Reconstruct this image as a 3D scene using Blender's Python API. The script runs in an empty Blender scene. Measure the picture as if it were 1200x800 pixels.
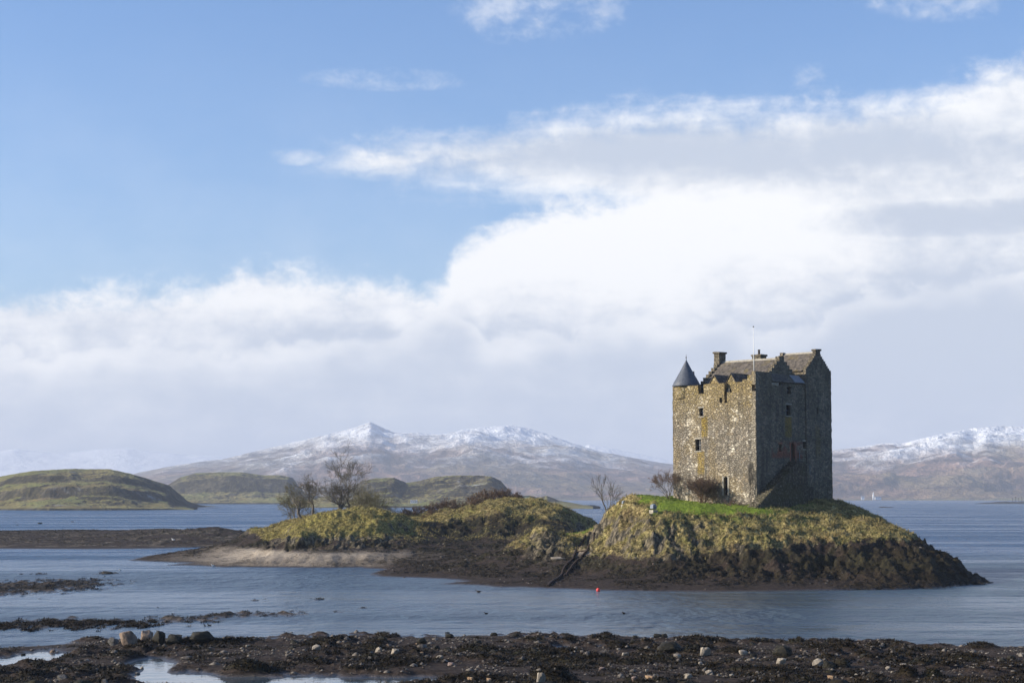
import bpy, bmesh, math, random
import numpy as np
from mathutils import Vector, Matrix

R = math.radians
SC = bpy.context.scene
COL = SC.collection
rng = np.random.default_rng(7)
random.seed(7)

# ------------------------------------------------------------------ camera
F, H = 2100.0, 10.3                 # focal length in photo pixels, eye height above the tide
TH = math.atan(182 / F)             # the lens looks up a little
cam_d = bpy.data.cameras.new('camera')
cam = bpy.data.objects.new('camera', cam_d)
COL.objects.link(cam)
cam.location = (0, 0, H)
cam.rotation_euler = (math.pi / 2 + TH, 0, 0)
cam_d.sensor_width = 36
cam_d.lens = 36 * F / 1200
cam_d.clip_start = 0.5
cam_d.clip_end = 60000
SC.camera = cam

# ------------------------------------------------------------------ exposure, sampling
SC.view_settings.view_transform = 'Standard'
SC.view_settings.look = 'None'
SC.view_settings.exposure = 0.58
SC.view_settings.gamma = 1
SC.view_settings.use_curve_mapping = False
SC.cycles.use_denoising = True
SC.cycles.max_bounces = 6
SC.cycles.diffuse_bounces = 3
SC.cycles.volume_bounces = 0
SC.cycles.caustics_reflective = False

# ------------------------------------------------------------------ sun
SUN_EL = R(22)
SUN_DIR = Vector((-0.995, -0.07, 0)).normalized()      # towards the sun, on the ground
sun_d = bpy.data.lights.new('sun', 'SUN')
sun_d.energy = 5.0
sun_d.angle = R(0.53)
sun_d.color = (1.0, 0.90, 0.74)
sun = bpy.data.objects.new('sun', sun_d)
COL.objects.link(sun)
sv = Vector((SUN_DIR.x * math.cos(SUN_EL), SUN_DIR.y * math.cos(SUN_EL), math.sin(SUN_EL)))
sun.rotation_euler = sv.to_track_quat('Z', 'Y').to_euler()
sun.location = (-60, 150, 60)


# ------------------------------------------------------------------ node helper
class V:
    """a socket with arithmetic"""
    def __init__(s, nt, sock): s.nt, s.s = nt, sock
    def _m(s, op, *a, clamp=False):
        n = s.nt.nodes.new('ShaderNodeMath'); n.operation = op; n.use_clamp = clamp
        for i, x in enumerate((s,) + a):
            if isinstance(x, V): s.nt.links.new(x.s, n.inputs[i])
            else: n.inputs[i].default_value = x
        return V(s.nt, n.outputs[0])
    def __add__(s, o): return s._m('ADD', o)
    __radd__ = __add__
    def __sub__(s, o): return s._m('SUBTRACT', o)
    def __rsub__(s, o): return s._m('MULTIPLY', -1.0)._m('ADD', o)
    def __mul__(s, o): return s._m('MULTIPLY', o)
    __rmul__ = __mul__
    def __truediv__(s, o): return s._m('DIVIDE', o)
    def clamp(s): return s._m('ADD', 0.0, clamp=True)
    def max(s, o): return s._m('MAXIMUM', o)
    def min(s, o): return s._m('MINIMUM', o)
    def abs(s): return s._m('ABSOLUTE')
    def pow(s, o): return s._m('POWER', o)
    def ss(s, a, b):
        n = s.nt.nodes.new('ShaderNodeMapRange'); n.interpolation_type = 'SMOOTHSTEP'
        s.nt.links.new(s.s, n.inputs[0])
        lo, hi, t0, t1 = (a, b, 0, 1) if a <= b else (b, a, 1, 0)
        n.inputs[1].default_value, n.inputs[2].default_value = lo, hi
        n.inputs[3].default_value, n.inputs[4].default_value = t0, t1
        return V(s.nt, n.outputs[0])


class NT:
    def __init__(s, nt): s.nt = nt
    def new(s, t): return s.nt.nodes.new(t)
    def link(s, a, b): s.nt.links.new(a.s if isinstance(a, V) else a, b)
    def xyz(s, sock):
        n = s.new('ShaderNodeSeparateXYZ'); s.link(sock, n.inputs[0])
        return [V(s.nt, o) for o in n.outputs]
    def comb(s, *c):
        n = s.new('ShaderNodeCombineXYZ')
        for i, x in enumerate(c):
            if isinstance(x, V): s.link(x, n.inputs[i])
            else: n.inputs[i].default_value = x
        return n.outputs[0]
    def noise(s, vec, scale=1.0, detail=4, rough=0.55, dist=0.0, lac=2.0, typ='FBM'):
        n = s.new('ShaderNodeTexNoise'); n.noise_dimensions = '3D'
        if vec is not None: s.link(vec, n.inputs['Vector'])
        n.inputs['Scale'].default_value = scale; n.inputs['Detail'].default_value = detail
        n.inputs['Roughness'].default_value = rough; n.inputs['Distortion'].default_value = dist
        n.inputs['Lacunarity'].default_value = lac
        return V(s.nt, n.outputs['Fac'])
    def voro(s, vec, scale=1.0, feature='F1', rnd=1.0):
        n = s.new('ShaderNodeTexVoronoi'); n.feature = feature
        s.link(vec, n.inputs['Vector']); n.inputs['Scale'].default_value = scale
        n.inputs['Randomness'].default_value = rnd
        return n
    def mix(s, fac, a, b):
        n = s.new('ShaderNodeMix'); n.data_type = 'RGBA'
        if isinstance(fac, V): s.link(fac, n.inputs[0])
        else: n.inputs[0].default_value = fac
        for x, i in ((a, 6), (b, 7)):
            if isinstance(x, (tuple, list)): n.inputs[i].default_value = (*x[:3], 1)
            else: s.link(x, n.inputs[i])
        return n.outputs[2]
    def scale_rgb(s, col, v):
        n = s.new('ShaderNodeVectorMath'); n.operation = 'SCALE'
        s.link(col, n.inputs[0]); s.link(v, n.inputs['Scale']); return n.outputs[0]
    def attr(s, name):
        n = s.new('ShaderNodeAttribute'); n.attribute_name = name; return n
    def curve(s, val, pts, lo, hi, ylo, yhi):
        """piecewise curve y(val) through pts"""
        n = s.new('ShaderNodeFloatCurve')
        m = n.mapping; c = m.curves[0]
        P = [((x - lo) / (hi - lo), (y - ylo) / (yhi - ylo)) for x, y in pts]
        c.points[0].location = P[0]; c.points[1].location = P[-1]
        for p in P[1:-1]: c.points.new(*p)
        m.update()
        t = ((val - lo) * (1.0 / (hi - lo))).clamp()
        s.link(t, n.inputs['Value'])
        return V(s.nt, n.outputs[0]) * (yhi - ylo) + ylo


# ------------------------------------------------------------------ sky with its clouds
world = bpy.data.worlds.new('World')
SC.world = world
world.use_nodes = True
wt = world.node_tree
wt.nodes.clear()
W = NT(wt)
sky = W.new('ShaderNodeTexSky')
sky.sky_type = 'NISHITA'
sky.sun_disc = False
sky.sun_elevation = SUN_EL
sky.sun_rotation = math.atan2(SUN_DIR.x, SUN_DIR.y)
sky.air_density = 1.0
sky.dust_density = 1.2
sky.ozone_density = 3.0
tc = W.new('ShaderNodeTexCoord')
gx, gy, gz = W.xyz(tc.outputs['Generated'])
az = gx._m('ARCTAN2', gy)
el = gz._m('ARCSINE')
U = az * 21.0            # bearing, 0 = due north of the viewer, 21 units to the radian
E_ = el * 21.0           # height above the horizon in the same units
cv = W.comb(U, E_ * 1.5, 3.7)
n_big = W.noise(cv, 0.55, 3, 0.5) - 0.5
n_mid = W.noise(cv, 1.5, 6, 0.58, 0.25) - 0.5
n_fin = W.noise(W.comb(U, E_ * 1.3, 9.1), 4.2, 6, 0.62, 0.3) - 0.5
streak = W.noise(W.comb(U * 0.45, E_ * 2.4, 1.3), 1.4, 5, 0.55, 0.15) - 0.5
LO, HI = -8.0, 8.0
def vc(pts): return [((px - 600) / 100, (582 - py) / 100) for px, py in pts]
bank_top = W.curve(U, vc([(-200, 345), (0, 356), (120, 346), (230, 338), (300, 318), (370, 322), (440, 326), (510, 336), (530, 300),
                          (570, 270), (640, 242), (720, 232), (800, 190), (1000, 180), (1400, 180)]), LO, HI, 0, 6)
bank = (bank_top - E_ + n_mid * 0.55 + n_fin * 0.55).ss(-0.15, 0.27)
str_top = W.curve(U, vc([(-200, 190), (330, 190), (390, 182), (450, 172), (520, 166), (600, 152), (700, 140), (800, 134), (900, 138), (1000, 133),
                         (1100, 124), (1150, 106), (1200, 92), (1400, 80)]), LO, HI, 0, 6)
str_bot = W.curve(U, vc([(-200, 188), (330, 189), (390, 196), (450, 207), (520, 214), (600, 222), (700, 240), (800, 262), (1400, 290)]), LO, HI, 0, 6)
strat = ((str_top - E_ + streak * 0.55 + n_fin * 0.45 + n_mid * 0.25).ss(-0.22, 0.32)
         * (E_ - str_bot + streak * 0.7 + n_fin * 0.35).ss(-0.24, 0.32)) * 0.95 * U.ss(-2.95, -1.7)
def blob(px, py, rx, ry):
    a = (U - (px - 600) / 100) / (rx / 100)
    b = (E_ - (582 - py) / 100) / (ry / 100)
    return (1.0 - (a * a + b * b)).max(0.0)
wisp = (blob(630, 5, 120, 62) * 0.72 + blob(715, 15, 30, 30) * 0.5 + blob(1130, 0, 150, 52) * 0.75 + blob(958, 108, 34, 34) * 0.6
        + blob(450, 97, 120, 16) * 0.55 + blob(345, 188, 40, 12) * 0.7 + blob(1170, 100, 70, 22) * 0.6)
wisp = (wisp + (n_mid * 2.2 + n_fin * 1.8) * wisp.ss(0.0, 0.3) - 0.10).ss(-0.05, 1.5) * 0.55
front = U.abs().ss(16.0, 9.0)                 # the cloud bank lies over the loch; unseen sky behind cleared to cut ambient light
veil = ((n_big * 1.2 + n_mid * 0.5 + 0.35).clamp() * 0.22 + 0.05) * E_.ss(6.0, 1.5)
cover = ((1.0 - (1.0 - bank) * (1.0 - strat) * (1.0 - wisp) * (1.0 - veil)) * front).clamp()
# light and grey within the cloud
white = ((1.0 - (bank_top - E_) / 1.0).ss(0.0, 1.0)) * 0.75 + blob(720, 290, 340, 110) * 1.3 + blob(1050, 260, 300, 70) * 0.5
puff = W.voro(W.comb(U + n_fin * 0.3, E_ * 1.35 + n_fin * 0.3, 0.0), 1.9, 'SMOOTH_F1')
puffs = (0.55 - V(wt, puff.outputs['Distance'])) * (blob(180, 418, 300, 34) + blob(515, 388, 80, 50) * 1.3)
grey = (blob(640, 190, 320, 50) * 0.6 + blob(960, 192, 400, 58) * 0.8 + blob(1120, 266, 220, 22) * 0.7 + blob(840, 272, 90, 14) * .3
        + blob(1140, 420, 240, 95) * 1.1 + blob(820, 420, 200, 40) * 0.35 + blob(400, 400, 130, 26) * 0.3)
lum = (0.26 + white * 0.66 - grey * 0.85 + puffs * 0.75 + n_big * 0.5 + n_mid * 1.15 + streak * 0.75 + n_fin * 0.55).clamp()
# the nearer grey bank in front, billowed along its head
g_top = W.curve(U, vc([(-200, 410), (0, 406), (50, 422), (120, 414), (200, 408), (260, 417), (310, 414), (400, 396), (460, 392), (490, 374), (518, 364), (550, 378), (580, 398), (640, 388), (720, 378),
                        (800, 380), (850, 374), (900, 398), (950, 382), (985, 358), (1040, 346), (1120, 334), (1200, 330), (1400, 330)]), LO, HI, 0, 6)
bil = (0.5 - V(wt, W.voro(W.comb(U * 1.0 + n_fin * 0.25, E_ * 1.2 + n_fin * 0.25, 4.0), 2.6, 'SMOOTH_F1').outputs['Distance'])) * 0.35
gd = g_top - E_ + bil + n_mid * 0.22 + n_fin * 0.16
fore = gd.ss(-0.05, 0.13)
rim = gd.ss(-0.05, 0.06) * gd.ss(0.55, 0.05)
flum = 0.17 + rim * 0.50 + n_mid * 0.70 + streak * 0.35 + n_big * 0.3 + E_.ss(1.3, 0.3) * 0.12 + U.ss(-2.0, -6.0) * 0.20 - blob(1100, 410, 260, 90) * 0.22
lum = (lum + (flum - lum) * (fore * 0.85)).clamp()
ccol = W.mix(lum.ss(0.0, 1.0), (0.57, 0.63, 0.735), (1.0, 1.0, 1.0))
bg_sky = W.new('ShaderNodeBackground')
bg_sky.inputs['Strength'].default_value = 0.107
tint = W.new('ShaderNodeMix'); tint.data_type = 'RGBA'; tint.blend_type = 'MULTIPLY'; tint.inputs[0].default_value = 1.0
W.link(sky.outputs[0], tint.inputs[6]); tint.inputs[7].default_value = (0.86, 1.0, 1.22, 1)
W.link(tint.outputs[2], bg_sky.inputs[0])
bg_cl = W.new('ShaderNodeBackground')
W.link(ccol, bg_cl.inputs[0])
bg_cl.inputs['Strength'].default_value = 0.73
mx = W.new('ShaderNodeMixShader')
W.link(cover, mx.inputs[0])
W.link(bg_sky.outputs[0], mx.inputs[1])
W.link(bg_cl.outputs[0], mx.inputs[2])
wo = W.new('ShaderNodeOutputWorld')
W.link(mx.outputs[0], wo.inputs[0])


# ------------------------------------------------------------------ measuring and noise
def ray(px, py):
    a = (px - 600) / F
    b = (400 - py) / F
    d = np.array([a, math.cos(TH) - b * math.sin(TH), math.sin(TH) + b * math.cos(TH)])
    return d / d[1]
def P(px, py, Y): return np.array([0, 0, H]) + ray(px, py) * Y
def Pz(px, py, z):
    r = ray(px, py)
    return np.array([0, 0, H]) + r * ((z - H) / r[2])

def _hash(ix, iy, seed):
    h = (ix.astype(np.int64) * 374761393 + iy.astype(np.int64) * 668265263 + seed * 1442695041) & 0xffffffff
    h = ((h ^ (h >> 13)) * 1274126177) & 0xffffffff
    return (h ^ (h >> 16)) & 0xffff
def pn(x, y, seed=0):
    """2-D gradient noise, about -0.7..0.7"""
    x = np.asarray(x, dtype=np.float64); y = np.asarray(y, dtype=np.float64)
    ix = np.floor(x); iy = np.floor(y); fx = x - ix; fy = y - iy
    ux = fx * fx * fx * (fx * (fx * 6 - 15) + 10); uy = fy * fy * fy * (fy * (fy * 6 - 15) + 10)
    def g(dx, dy):
        a = _hash(ix + dx, iy + dy, seed) * (2 * math.pi / 65536)
        return np.cos(a) * (fx - dx) + np.sin(a) * (fy - dy)
    a = g(0, 0) + (g(1, 0) - g(0, 0)) * ux
    b = g(0, 1) + (g(1, 1) - g(0, 1)) * ux
    return a + (b - a) * uy
def fbm(x, y, o=4, seed=0, gain=0.5):
    t = 0; a = 1.0
    for k in range(o):
        t = t + pn(x * 2 ** k + 17.3 * k, y * 2 ** k - 9.1 * k, seed + k) * a; a *= gain
    return t
def billow(x, y, o=3, seed=0, gain=0.5):
    t = 0; a = 1.0
    for k in range(o):
        t = t + np.abs(pn(x * 2 ** k + 5.3 * k, y * 2 ** k + 3.1 * k, seed + k)) * a; a *= gain
    return t
def sst(x, a, b):
    t = np.clip((x - a) / (b - a), 0, 1); return t * t * (3 - 2 * t)


# ------------------------------------------------------------------ object helpers
def link(o, parent=None):
    COL.objects.link(o)
    if parent is not None: o.parent = parent
    return o
def tag(o, label=None, cat=None, group=None, kind=None):
    if label: o['label'] = label
    if cat: o['category'] = cat
    if group: o['group'] = group
    if kind: o['kind'] = kind
    return o
def empty(name, loc=(0, 0, 0), rz=0.0):
    o = bpy.data.objects.new(name, None); link(o)
    o.location = loc; o.rotation_euler = (0, 0, rz); o.empty_display_size = 0.5
    return o
def np_mesh(name, verts, faces, mat=None, smooth=False, parent=None, attrs=None):
    """verts n x 3, faces: array m x k, or a list of polygons"""
    me = bpy.data.meshes.new(name)
    if isinstance(faces, np.ndarray):
        m, k = faces.shape
        me.vertices.add(len(verts)); me.vertices.foreach_set('co', np.ascontiguousarray(verts, dtype=np.float32).ravel())
        me.loops.add(m * k); me.loops.foreach_set('vertex_index', np.ascontiguousarray(faces, dtype=np.int32).ravel())
        me.polygons.add(m)
        me.polygons.foreach_set('loop_start', np.arange(0, m * k, k, dtype=np.int32))
        me.update(calc_edges=True)
    else:
        me.from_pydata([tuple(v) for v in verts], [], faces); me.update()
    if smooth: me.polygons.foreach_set('use_smooth', np.ones(len(me.polygons), dtype=bool))
    for an, av in (attrs or {}).items():
        a = me.attributes.new(an, 'FLOAT_COLOR', 'POINT')
        a.data.foreach_set('color', np.ascontiguousarray(av, dtype=np.float32).ravel())
    if mat: me.materials.append(mat)
    o = bpy.data.objects.new(name, me)
    return link(o, parent)
class MB:
    """collects shapes into one mesh"""
    def __init__(s): s.v = []; s.f = []
    def add(s, v, f):
        n = len(s.v); s.v += [tuple(map(float, p)) for p in v]; s.f += [tuple(i + n for i in q) for q in f]; return s
    def box(s, a, b):
        (x0, y0, z0), (x1, y1, z1) = a, b
        v = [(x0, y0, z0), (x1, y0, z0), (x1, y1, z0), (x0, y1, z0), (x0, y0, z1), (x1, y0, z1), (x1, y1, z1), (x0, y1, z1)]
        return s.add(v, [(0, 3, 2, 1), (4, 5, 6, 7), (0, 1, 5, 4), (1, 2, 6, 5), (2, 3, 7, 6), (3, 0, 4, 7)])
    def prism(s, poly, d):
        """polygon (list of 3-D points) extruded along vector d"""
        n = len(poly); v = [tuple(p) for p in poly] + [tuple(np.array(p) + np.array(d)) for p in poly]
        f = [tuple(range(n))[::-1], tuple(range(n, 2 * n))] + [(i, (i + 1) % n, n + (i + 1) % n, n + i) for i in range(n)]
        return s.add(v, f)
    def lathe(s, prof, c=(0, 0, 0), n=20):
        v = []; f = []
        for r, z in prof:
            for k in range(n):
                a = 2 * math.pi * k / n; v.append((c[0] + r * math.cos(a), c[1] + r * math.sin(a), c[2] + z))
        for i in range(len(prof) - 1):
            for k in range(n): f.append((i * n + k, i * n + (k + 1) % n, (i + 1) * n + (k + 1) % n, (i + 1) * n + k))
        f.append(tuple(range(n))[::-1]); f.append(tuple(range((len(prof) - 1) * n, len(prof) * n)))
        return s.add(v, f)
    def tube(s, pts, rad, n=5):
        pts = [np.array(p, float) for p in pts]; v = []; f = []
        for i, p in enumerate(pts):
            t = pts[min(i + 1, len(pts) - 1)] - pts[max(i - 1, 0)]; t = t / (np.linalg.norm(t) + 1e-9)
            u = np.cross(t, (0, 0, 1) if abs(t[2]) < 0.9 else (1, 0, 0)); u /= np.linalg.norm(u); w = np.cross(t, u)
            r = rad[i] if hasattr(rad, '__len__') else rad
            for k in range(n):
                a = 2 * math.pi * k / n; v.append(p + r * (math.cos(a) * u + math.sin(a) * w))
        for i in range(len(pts) - 1):
            for k in range(n): f.append((i * n + k, i * n + (k + 1) % n, (i + 1) * n + (k + 1) % n, (i + 1) * n + k))
        f.append(tuple(range(n))); f.append(tuple(range((len(pts) - 1) * n, len(pts) * n))[::-1])
        return s.add(v, f)
    def build(s, name, mat, parent=None, smooth=False):
        me = bpy.data.meshes.new(name); me.from_pydata(s.v, [], s.f); me.update()
        bm = bmesh.new(); bm.from_mesh(me); bmesh.ops.recalc_face_normals(bm, faces=bm.faces); bm.to_mesh(me); bm.free()
        if smooth: me.polygons.foreach_set('use_smooth', np.ones(len(me.polygons), dtype=bool))
        if mat: me.materials.append(mat)
        return link(bpy.data.objects.new(name, me), parent)


# ------------------------------------------------------------------ materials
def material(name, fn, rough=0.85, spec=0.3):
    m = bpy.data.materials.new(name); m.use_nodes = True
    nt = m.node_tree; nt.nodes.clear(); N = NT(nt)
    out = N.new('ShaderNodeOutputMaterial'); b = N.new('ShaderNodeBsdfPrincipled')
    b.inputs['Roughness'].default_value = rough
    b.inputs['Specular IOR Level'].default_value = spec
    N.link(b.outputs[0], out.inputs[0])
    fn(N, b)
    return m
def bump(N, b, h, strength=0.5, dist=0.05):
    n = N.new('ShaderNodeBump'); n.inputs['Strength'].default_value = strength; n.inputs['Distance'].default_value = dist
    N.link(h, n.inputs['Height']); N.link(n.outputs[0], b.inputs['Normal'])
def obco(N): return N.new('ShaderNodeTexCoord').outputs['Object']

def mottled(name, a, b_, scale=6.0, rough=0.85, bstr=0.4, bd=0.03, spec=0.3):
    def fn(N, b):
        c = obco(N); n = N.noise(c, scale, 6, 0.65)
        N.link(N.mix(n.ss(0.32, 0.68), a, b_), b.inputs['Base Color'])
        bump(N, b, N.noise(c, scale * 3, 5, 0.6), bstr, bd)
    return material(name, fn, rough, spec)

def ground_fn(N, b):
    co = N.new('ShaderNodeNewGeometry').outputs['Position']
    za, zb = N.attr('zone_a'), N.attr('zone_b')
    lawn, dry, rock = N.xyz(za.outputs['Color']); weed = V(N.nt, za.outputs['Alpha'])
    sand, wet, moss = N.xyz(zb.outputs['Color'])
    f1 = N.noise(co, 2.6, 6, 0.7); f2 = N.noise(co, 0.35, 4, 0.6); f3 = N.noise(co, 9.0, 4, 0.7)
    x, y, z = N.xyz(co)
    # shingle and mud, the default
    c = N.mix(f1.ss(0.35, 0.68), (0.015, 0.010, 0.007), (0.064, 0.045, 0.034))
    c = N.mix((f3.ss(0.62, 0.75) * 0.6), c, (0.17, 0.145, 0.12))
    c = N.mix(sand, c, N.mix(f1.ss(0.3, 0.75), (0.30, 0.245, 0.185), (0.52, 0.44, 0.34)))
    rk = N.mix(f1.ss(0.3, 0.7), (0.065, 0.052, 0.034), (0.27, 0.225, 0.155))
    rk = N.mix(f2.ss(0.5, 0.7) * 0.5, rk, (0.25, 0.20, 0.085))
    rv = N.noise(N.comb(x * 1.2, y * 1.2, z * 0.35), 1.6, 5, 0.6)
    rk = N.mix(rv.ss(0.58, 0.42) * 0.9, rk, (0.030, 0.028, 0.022))
    c = N.mix(rock, c, rk)
    wd = N.mix(f1.ss(0.35, 0.7), (0.005, 0.0035, 0.0015), (0.038, 0.026, 0.009))
    wd = N.mix(moss * f2.ss(0.35, 0.6), wd, N.mix(f1.ss(.4, .7), (0.016, 0.016, 0.006), (0.052, 0.048, 0.016)))
    c = N.mix(weed, c, wd)
    dg = N.mix(f1.ss(0.34, 0.66), (0.070, 0.050, 0.018), (0.48, 0.385, 0.170))
    dg = N.mix(f2.ss(0.42, 0.62) * 0.8, dg, N.mix(f1.ss(.35, .65), (0.055, 0.056, 0.012), (0.225, 0.215, 0.058)))
    dg = N.mix(N.noise(co, 0.9, 3, 0.6).ss(0.54, 0.66) * 0.8, dg, (0.055, 0.038, 0.020))
    dg = N.mix(N.noise(co, 0.16, 4, 0.6).ss(0.54, 0.64) * 0.55, dg, N.mix(f1.ss(.4, .65), (0.060, 0.040, 0.022), (0.20, 0.125, 0.060)))
    c = N.mix(dry, c, dg)
    lw = N.mix(f1.ss(0.35, 0.65), (0.110, 0.170, 0.012), (0.225, 0.295, 0.030))
    lw = N.mix(f2.ss(0.48, 0.70) * 0.7, lw, (0.20, 0.20, 0.055))
    c = N.mix(lawn, c, lw)
    west = x.ss(-12.0, -24.0) * dry * (y - 320.0).ss(10.0, -10.0)
    c = N.mix(west * 0.6, c, N.mix(f1.ss(0.32, 0.66), (0.095, 0.078, 0.016), (0.43, 0.37, 0.098)))
    N.link(c, b.inputs['Base Color'])
    r = 0.92 - wet * 0.62 - weed * 0.18
    N.link(r.clamp(), b.inputs['Roughness'])
    N.link((0.15 + wet * 0.4 + weed * 0.04).clamp(), b.inputs['Specular IOR Level'])
    bump(N, b, f1 * 1.2 + f3 * 0.8 + rv * rock * 2.0, 1.0, 0.16)
M_GROUND = material('shore_ground', ground_fn)

def water_fn(N, b):
    co = N.new('ShaderNodeNewGeometry').outputs['Position']
    x, y, z = N.xyz(co)
    # open loch is ruffled, the bay behind the bar lies smoother
    calm = (1.0 - (y / 330.0)).ss(-0.1, 0.35)
    big = N.noise(N.comb(x * 0.007, y * 0.030, 0.0), 1.0, 5, 0.62)
    c = N.mix(calm, (0.012, 0.056, 0.130), (0.052, 0.074, 0.094))
    c = N.mix(((x - 8.0) * 0.02).ss(0.0, 1.0) * calm * 0.55, c, (0.034, 0.062, 0.072))
    N.link(c, b.inputs['Base Color'])
    b.inputs['IOR'].default_value = 1.33
    pool = (y - 123.0).ss(1.5, -1.5) * y.ss(60.0, 80.0)
    N.link(calm * 0.46 + 0.26 + pool * 0.3, b.inputs['Specular IOR Level'])
    N.link(((0.20 + big.ss(0.38, 0.60) * 0.15) * (1.0 - pool * 0.8)).clamp(), b.inputs['Roughness'])
    w1 = N.noise(N.comb(x * 1.2, y * 1.0, 0.3), 1.0, 5, 0.62)
    w2 = N.noise(N.comb(x * 0.30, y * 0.20, 2.3), 1.0, 3, 0.55)
    h = w1 * 0.55 + w2 * 2.2
    amp = (big.ss(0.34, 0.64) * 0.62 + 0.36) * (1.0 - calm * 0.45) * (1.0 - pool * 0.96)
    n = N.new('ShaderNodeBump'); n.inputs['Strength'].default_value = 1.0; n.inputs['Distance'].default_value = 1.5
    far_ = y.ss(350.0, 900.0)
    amp = amp * (1.0 - far_) + far_ * (big * 0.5 + 0.62)
    N.link(h * amp, n.inputs['Height']); N.link(n.outputs[0], b.inputs['Normal'])
M_WATER = material('sea_water', water_fn, 0.15, 0.5)

def stone_fn(N, b, olive_mix=0.0):
    co = obco(N)
    x, y, z = N.xyz(co)
    wob = N.noise(co, 1.3, 3, 0.6) - 0.5
    sv_ = N.comb(x + wob * 0.25, y + wob * 0.25, z * 1.55 + wob * 0.3)
    vd = N.voro(sv_, 2.5, 'DISTANCE_TO_EDGE', 0.95)
    vf = N.voro(sv_, 2.5, 'F1', 0.95)
    cr, cg, cb = N.xyz(vf.outputs['Color'])
    edge = V(N.nt, vd.outputs['Distance'])
    f1 = N.noise(co, 3.2, 6, 0.7); f2 = N.noise(co, 0.42, 4, 0.6)
    streaks = N.noise(N.comb(x * 1.4, y * 1.4, z * 0.10), 1.0, 4, 0.6)
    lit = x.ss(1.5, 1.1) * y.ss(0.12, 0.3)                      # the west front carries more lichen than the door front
    c = N.mix(cr, (0.165, 0.143, 0.110), (0.36, 0.312, 0.242))
    c = N.mix(cg.ss(0.72, 0.95) * 0.7, c, (0.30, 0.24, 0.17))
    c = N.mix((f1.ss(0.45, 0.7)) * 0.40, c, (0.13, 0.118, 0.098))
    # pale lichen and left-over harling
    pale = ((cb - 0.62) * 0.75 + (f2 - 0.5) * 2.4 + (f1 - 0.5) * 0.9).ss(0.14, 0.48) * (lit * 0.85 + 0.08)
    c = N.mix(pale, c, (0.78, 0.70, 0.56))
    # ochre lichen towards the wall head and below the windows
    och = ((z - 9.5) * 0.11).clamp() * (f2 * 0.9 + f1 * 0.8 - 0.42).ss(0.08, 0.42)
    A1 = ((y - 8.55).abs().ss(0.62, 0.40)) * (z - 11.7).ss(0.05, -0.1) * (z - 8.9).ss(-0.3, 0.3) * lit
    A2 = ((y - 9.2).abs().ss(0.72, 0.45)) * (z - 7.0).ss(0.05, -0.1) * (z - 3.9).ss(-0.6, 0.6) * lit
    B1 = ((x - 7.3).abs().ss(0.95, 0.60)) * (z - 11.75).ss(0.05, -0.1) * (z - 8.9).ss(-0.2, 0.2) * (1.0 - lit)
    B2 = ((x - 14.0).abs().ss(0.9, 0.3)) * (z - 10.5).ss(0.4, -0.4) * (z - 6.5).ss(-1.2, 1.2) * (1.0 - lit) * 0.5
    c = N.mix((och * (lit * 0.75 + 0.1) + (A1 + A2 + B1 + B2) * f1.ss(0.28, 0.5) * 0.9).clamp(), c,
              N.mix(f1.ss(0.4, 0.65), (0.21, 0.140, 0.032), (0.46, 0.34, 0.085)))
    c = N.mix(streaks.ss(0.52, 0.68) * 0.55, c, (0.075, 0.070, 0.060))
    face_shade = (1.0 - lit) * (f2 + f1 * 0.6 - 0.5).ss(0.05, 0.45) * 0.5  # shade of the door front painted into its stone colour
    c = N.mix(face_shade, c, (0.070, 0.062, 0.044))
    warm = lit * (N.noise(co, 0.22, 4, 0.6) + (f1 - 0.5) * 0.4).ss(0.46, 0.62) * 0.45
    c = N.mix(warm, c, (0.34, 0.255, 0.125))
    # red sandstone round the first-floor openings
    red = ((z - 7.2).abs().ss(1.35, 0.9)) * ((x - 7.0).abs().ss(3.9, 3.2)) * (1.0 - lit) * (f2 + f1 * 0.5).ss(0.68, 0.85)
    c = N.mix(red * 0.8, c, (0.26, 0.105, 0.065))
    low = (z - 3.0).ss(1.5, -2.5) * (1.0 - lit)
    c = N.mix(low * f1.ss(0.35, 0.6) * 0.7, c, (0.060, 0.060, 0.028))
    qz = (z * 1.3)._m('FLOOR')._m('MODULO', 2.0)._m('ABSOLUTE') * 0.35
    quoin = ((y - qz).ss(0.62, 0.48)) * y.ss(-0.3, 0.05) * lit + ((x - qz).ss(0.62, 0.48)) * (1.0 - lit) * (y.ss(0.3, 0.1)) * 0.5
    c = N.mix((quoin * f1.ss(0.25, 0.6) * 0.6).clamp(), c, (0.36, 0.32, 0.25))
    if olive_mix: c = N.mix(f1.ss(0.25, 0.6) * olive_mix, c, N.mix(f2.ss(.4, .6), (0.040, 0.036, 0.024), (0.075, 0.070, 0.032)))
    c = N.mix(edge.ss(0.07, 0.0) * 0.65, c, (0.055, 0.048, 0.040))
    N.link(c, b.inputs['Base Color'])
    bump(N, b, edge.ss(0.0, 0.16) * 0.8 + f1 * 0.6 + cr * 0.4, 1.0, 0.12)
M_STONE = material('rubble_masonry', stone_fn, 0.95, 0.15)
M_STAIR = material('stair_masonry', lambda N, b: stone_fn(N, b, 0.8), 0.95, 0.15)  # stair stone mixed towards dark olive to set it off the wall

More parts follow.
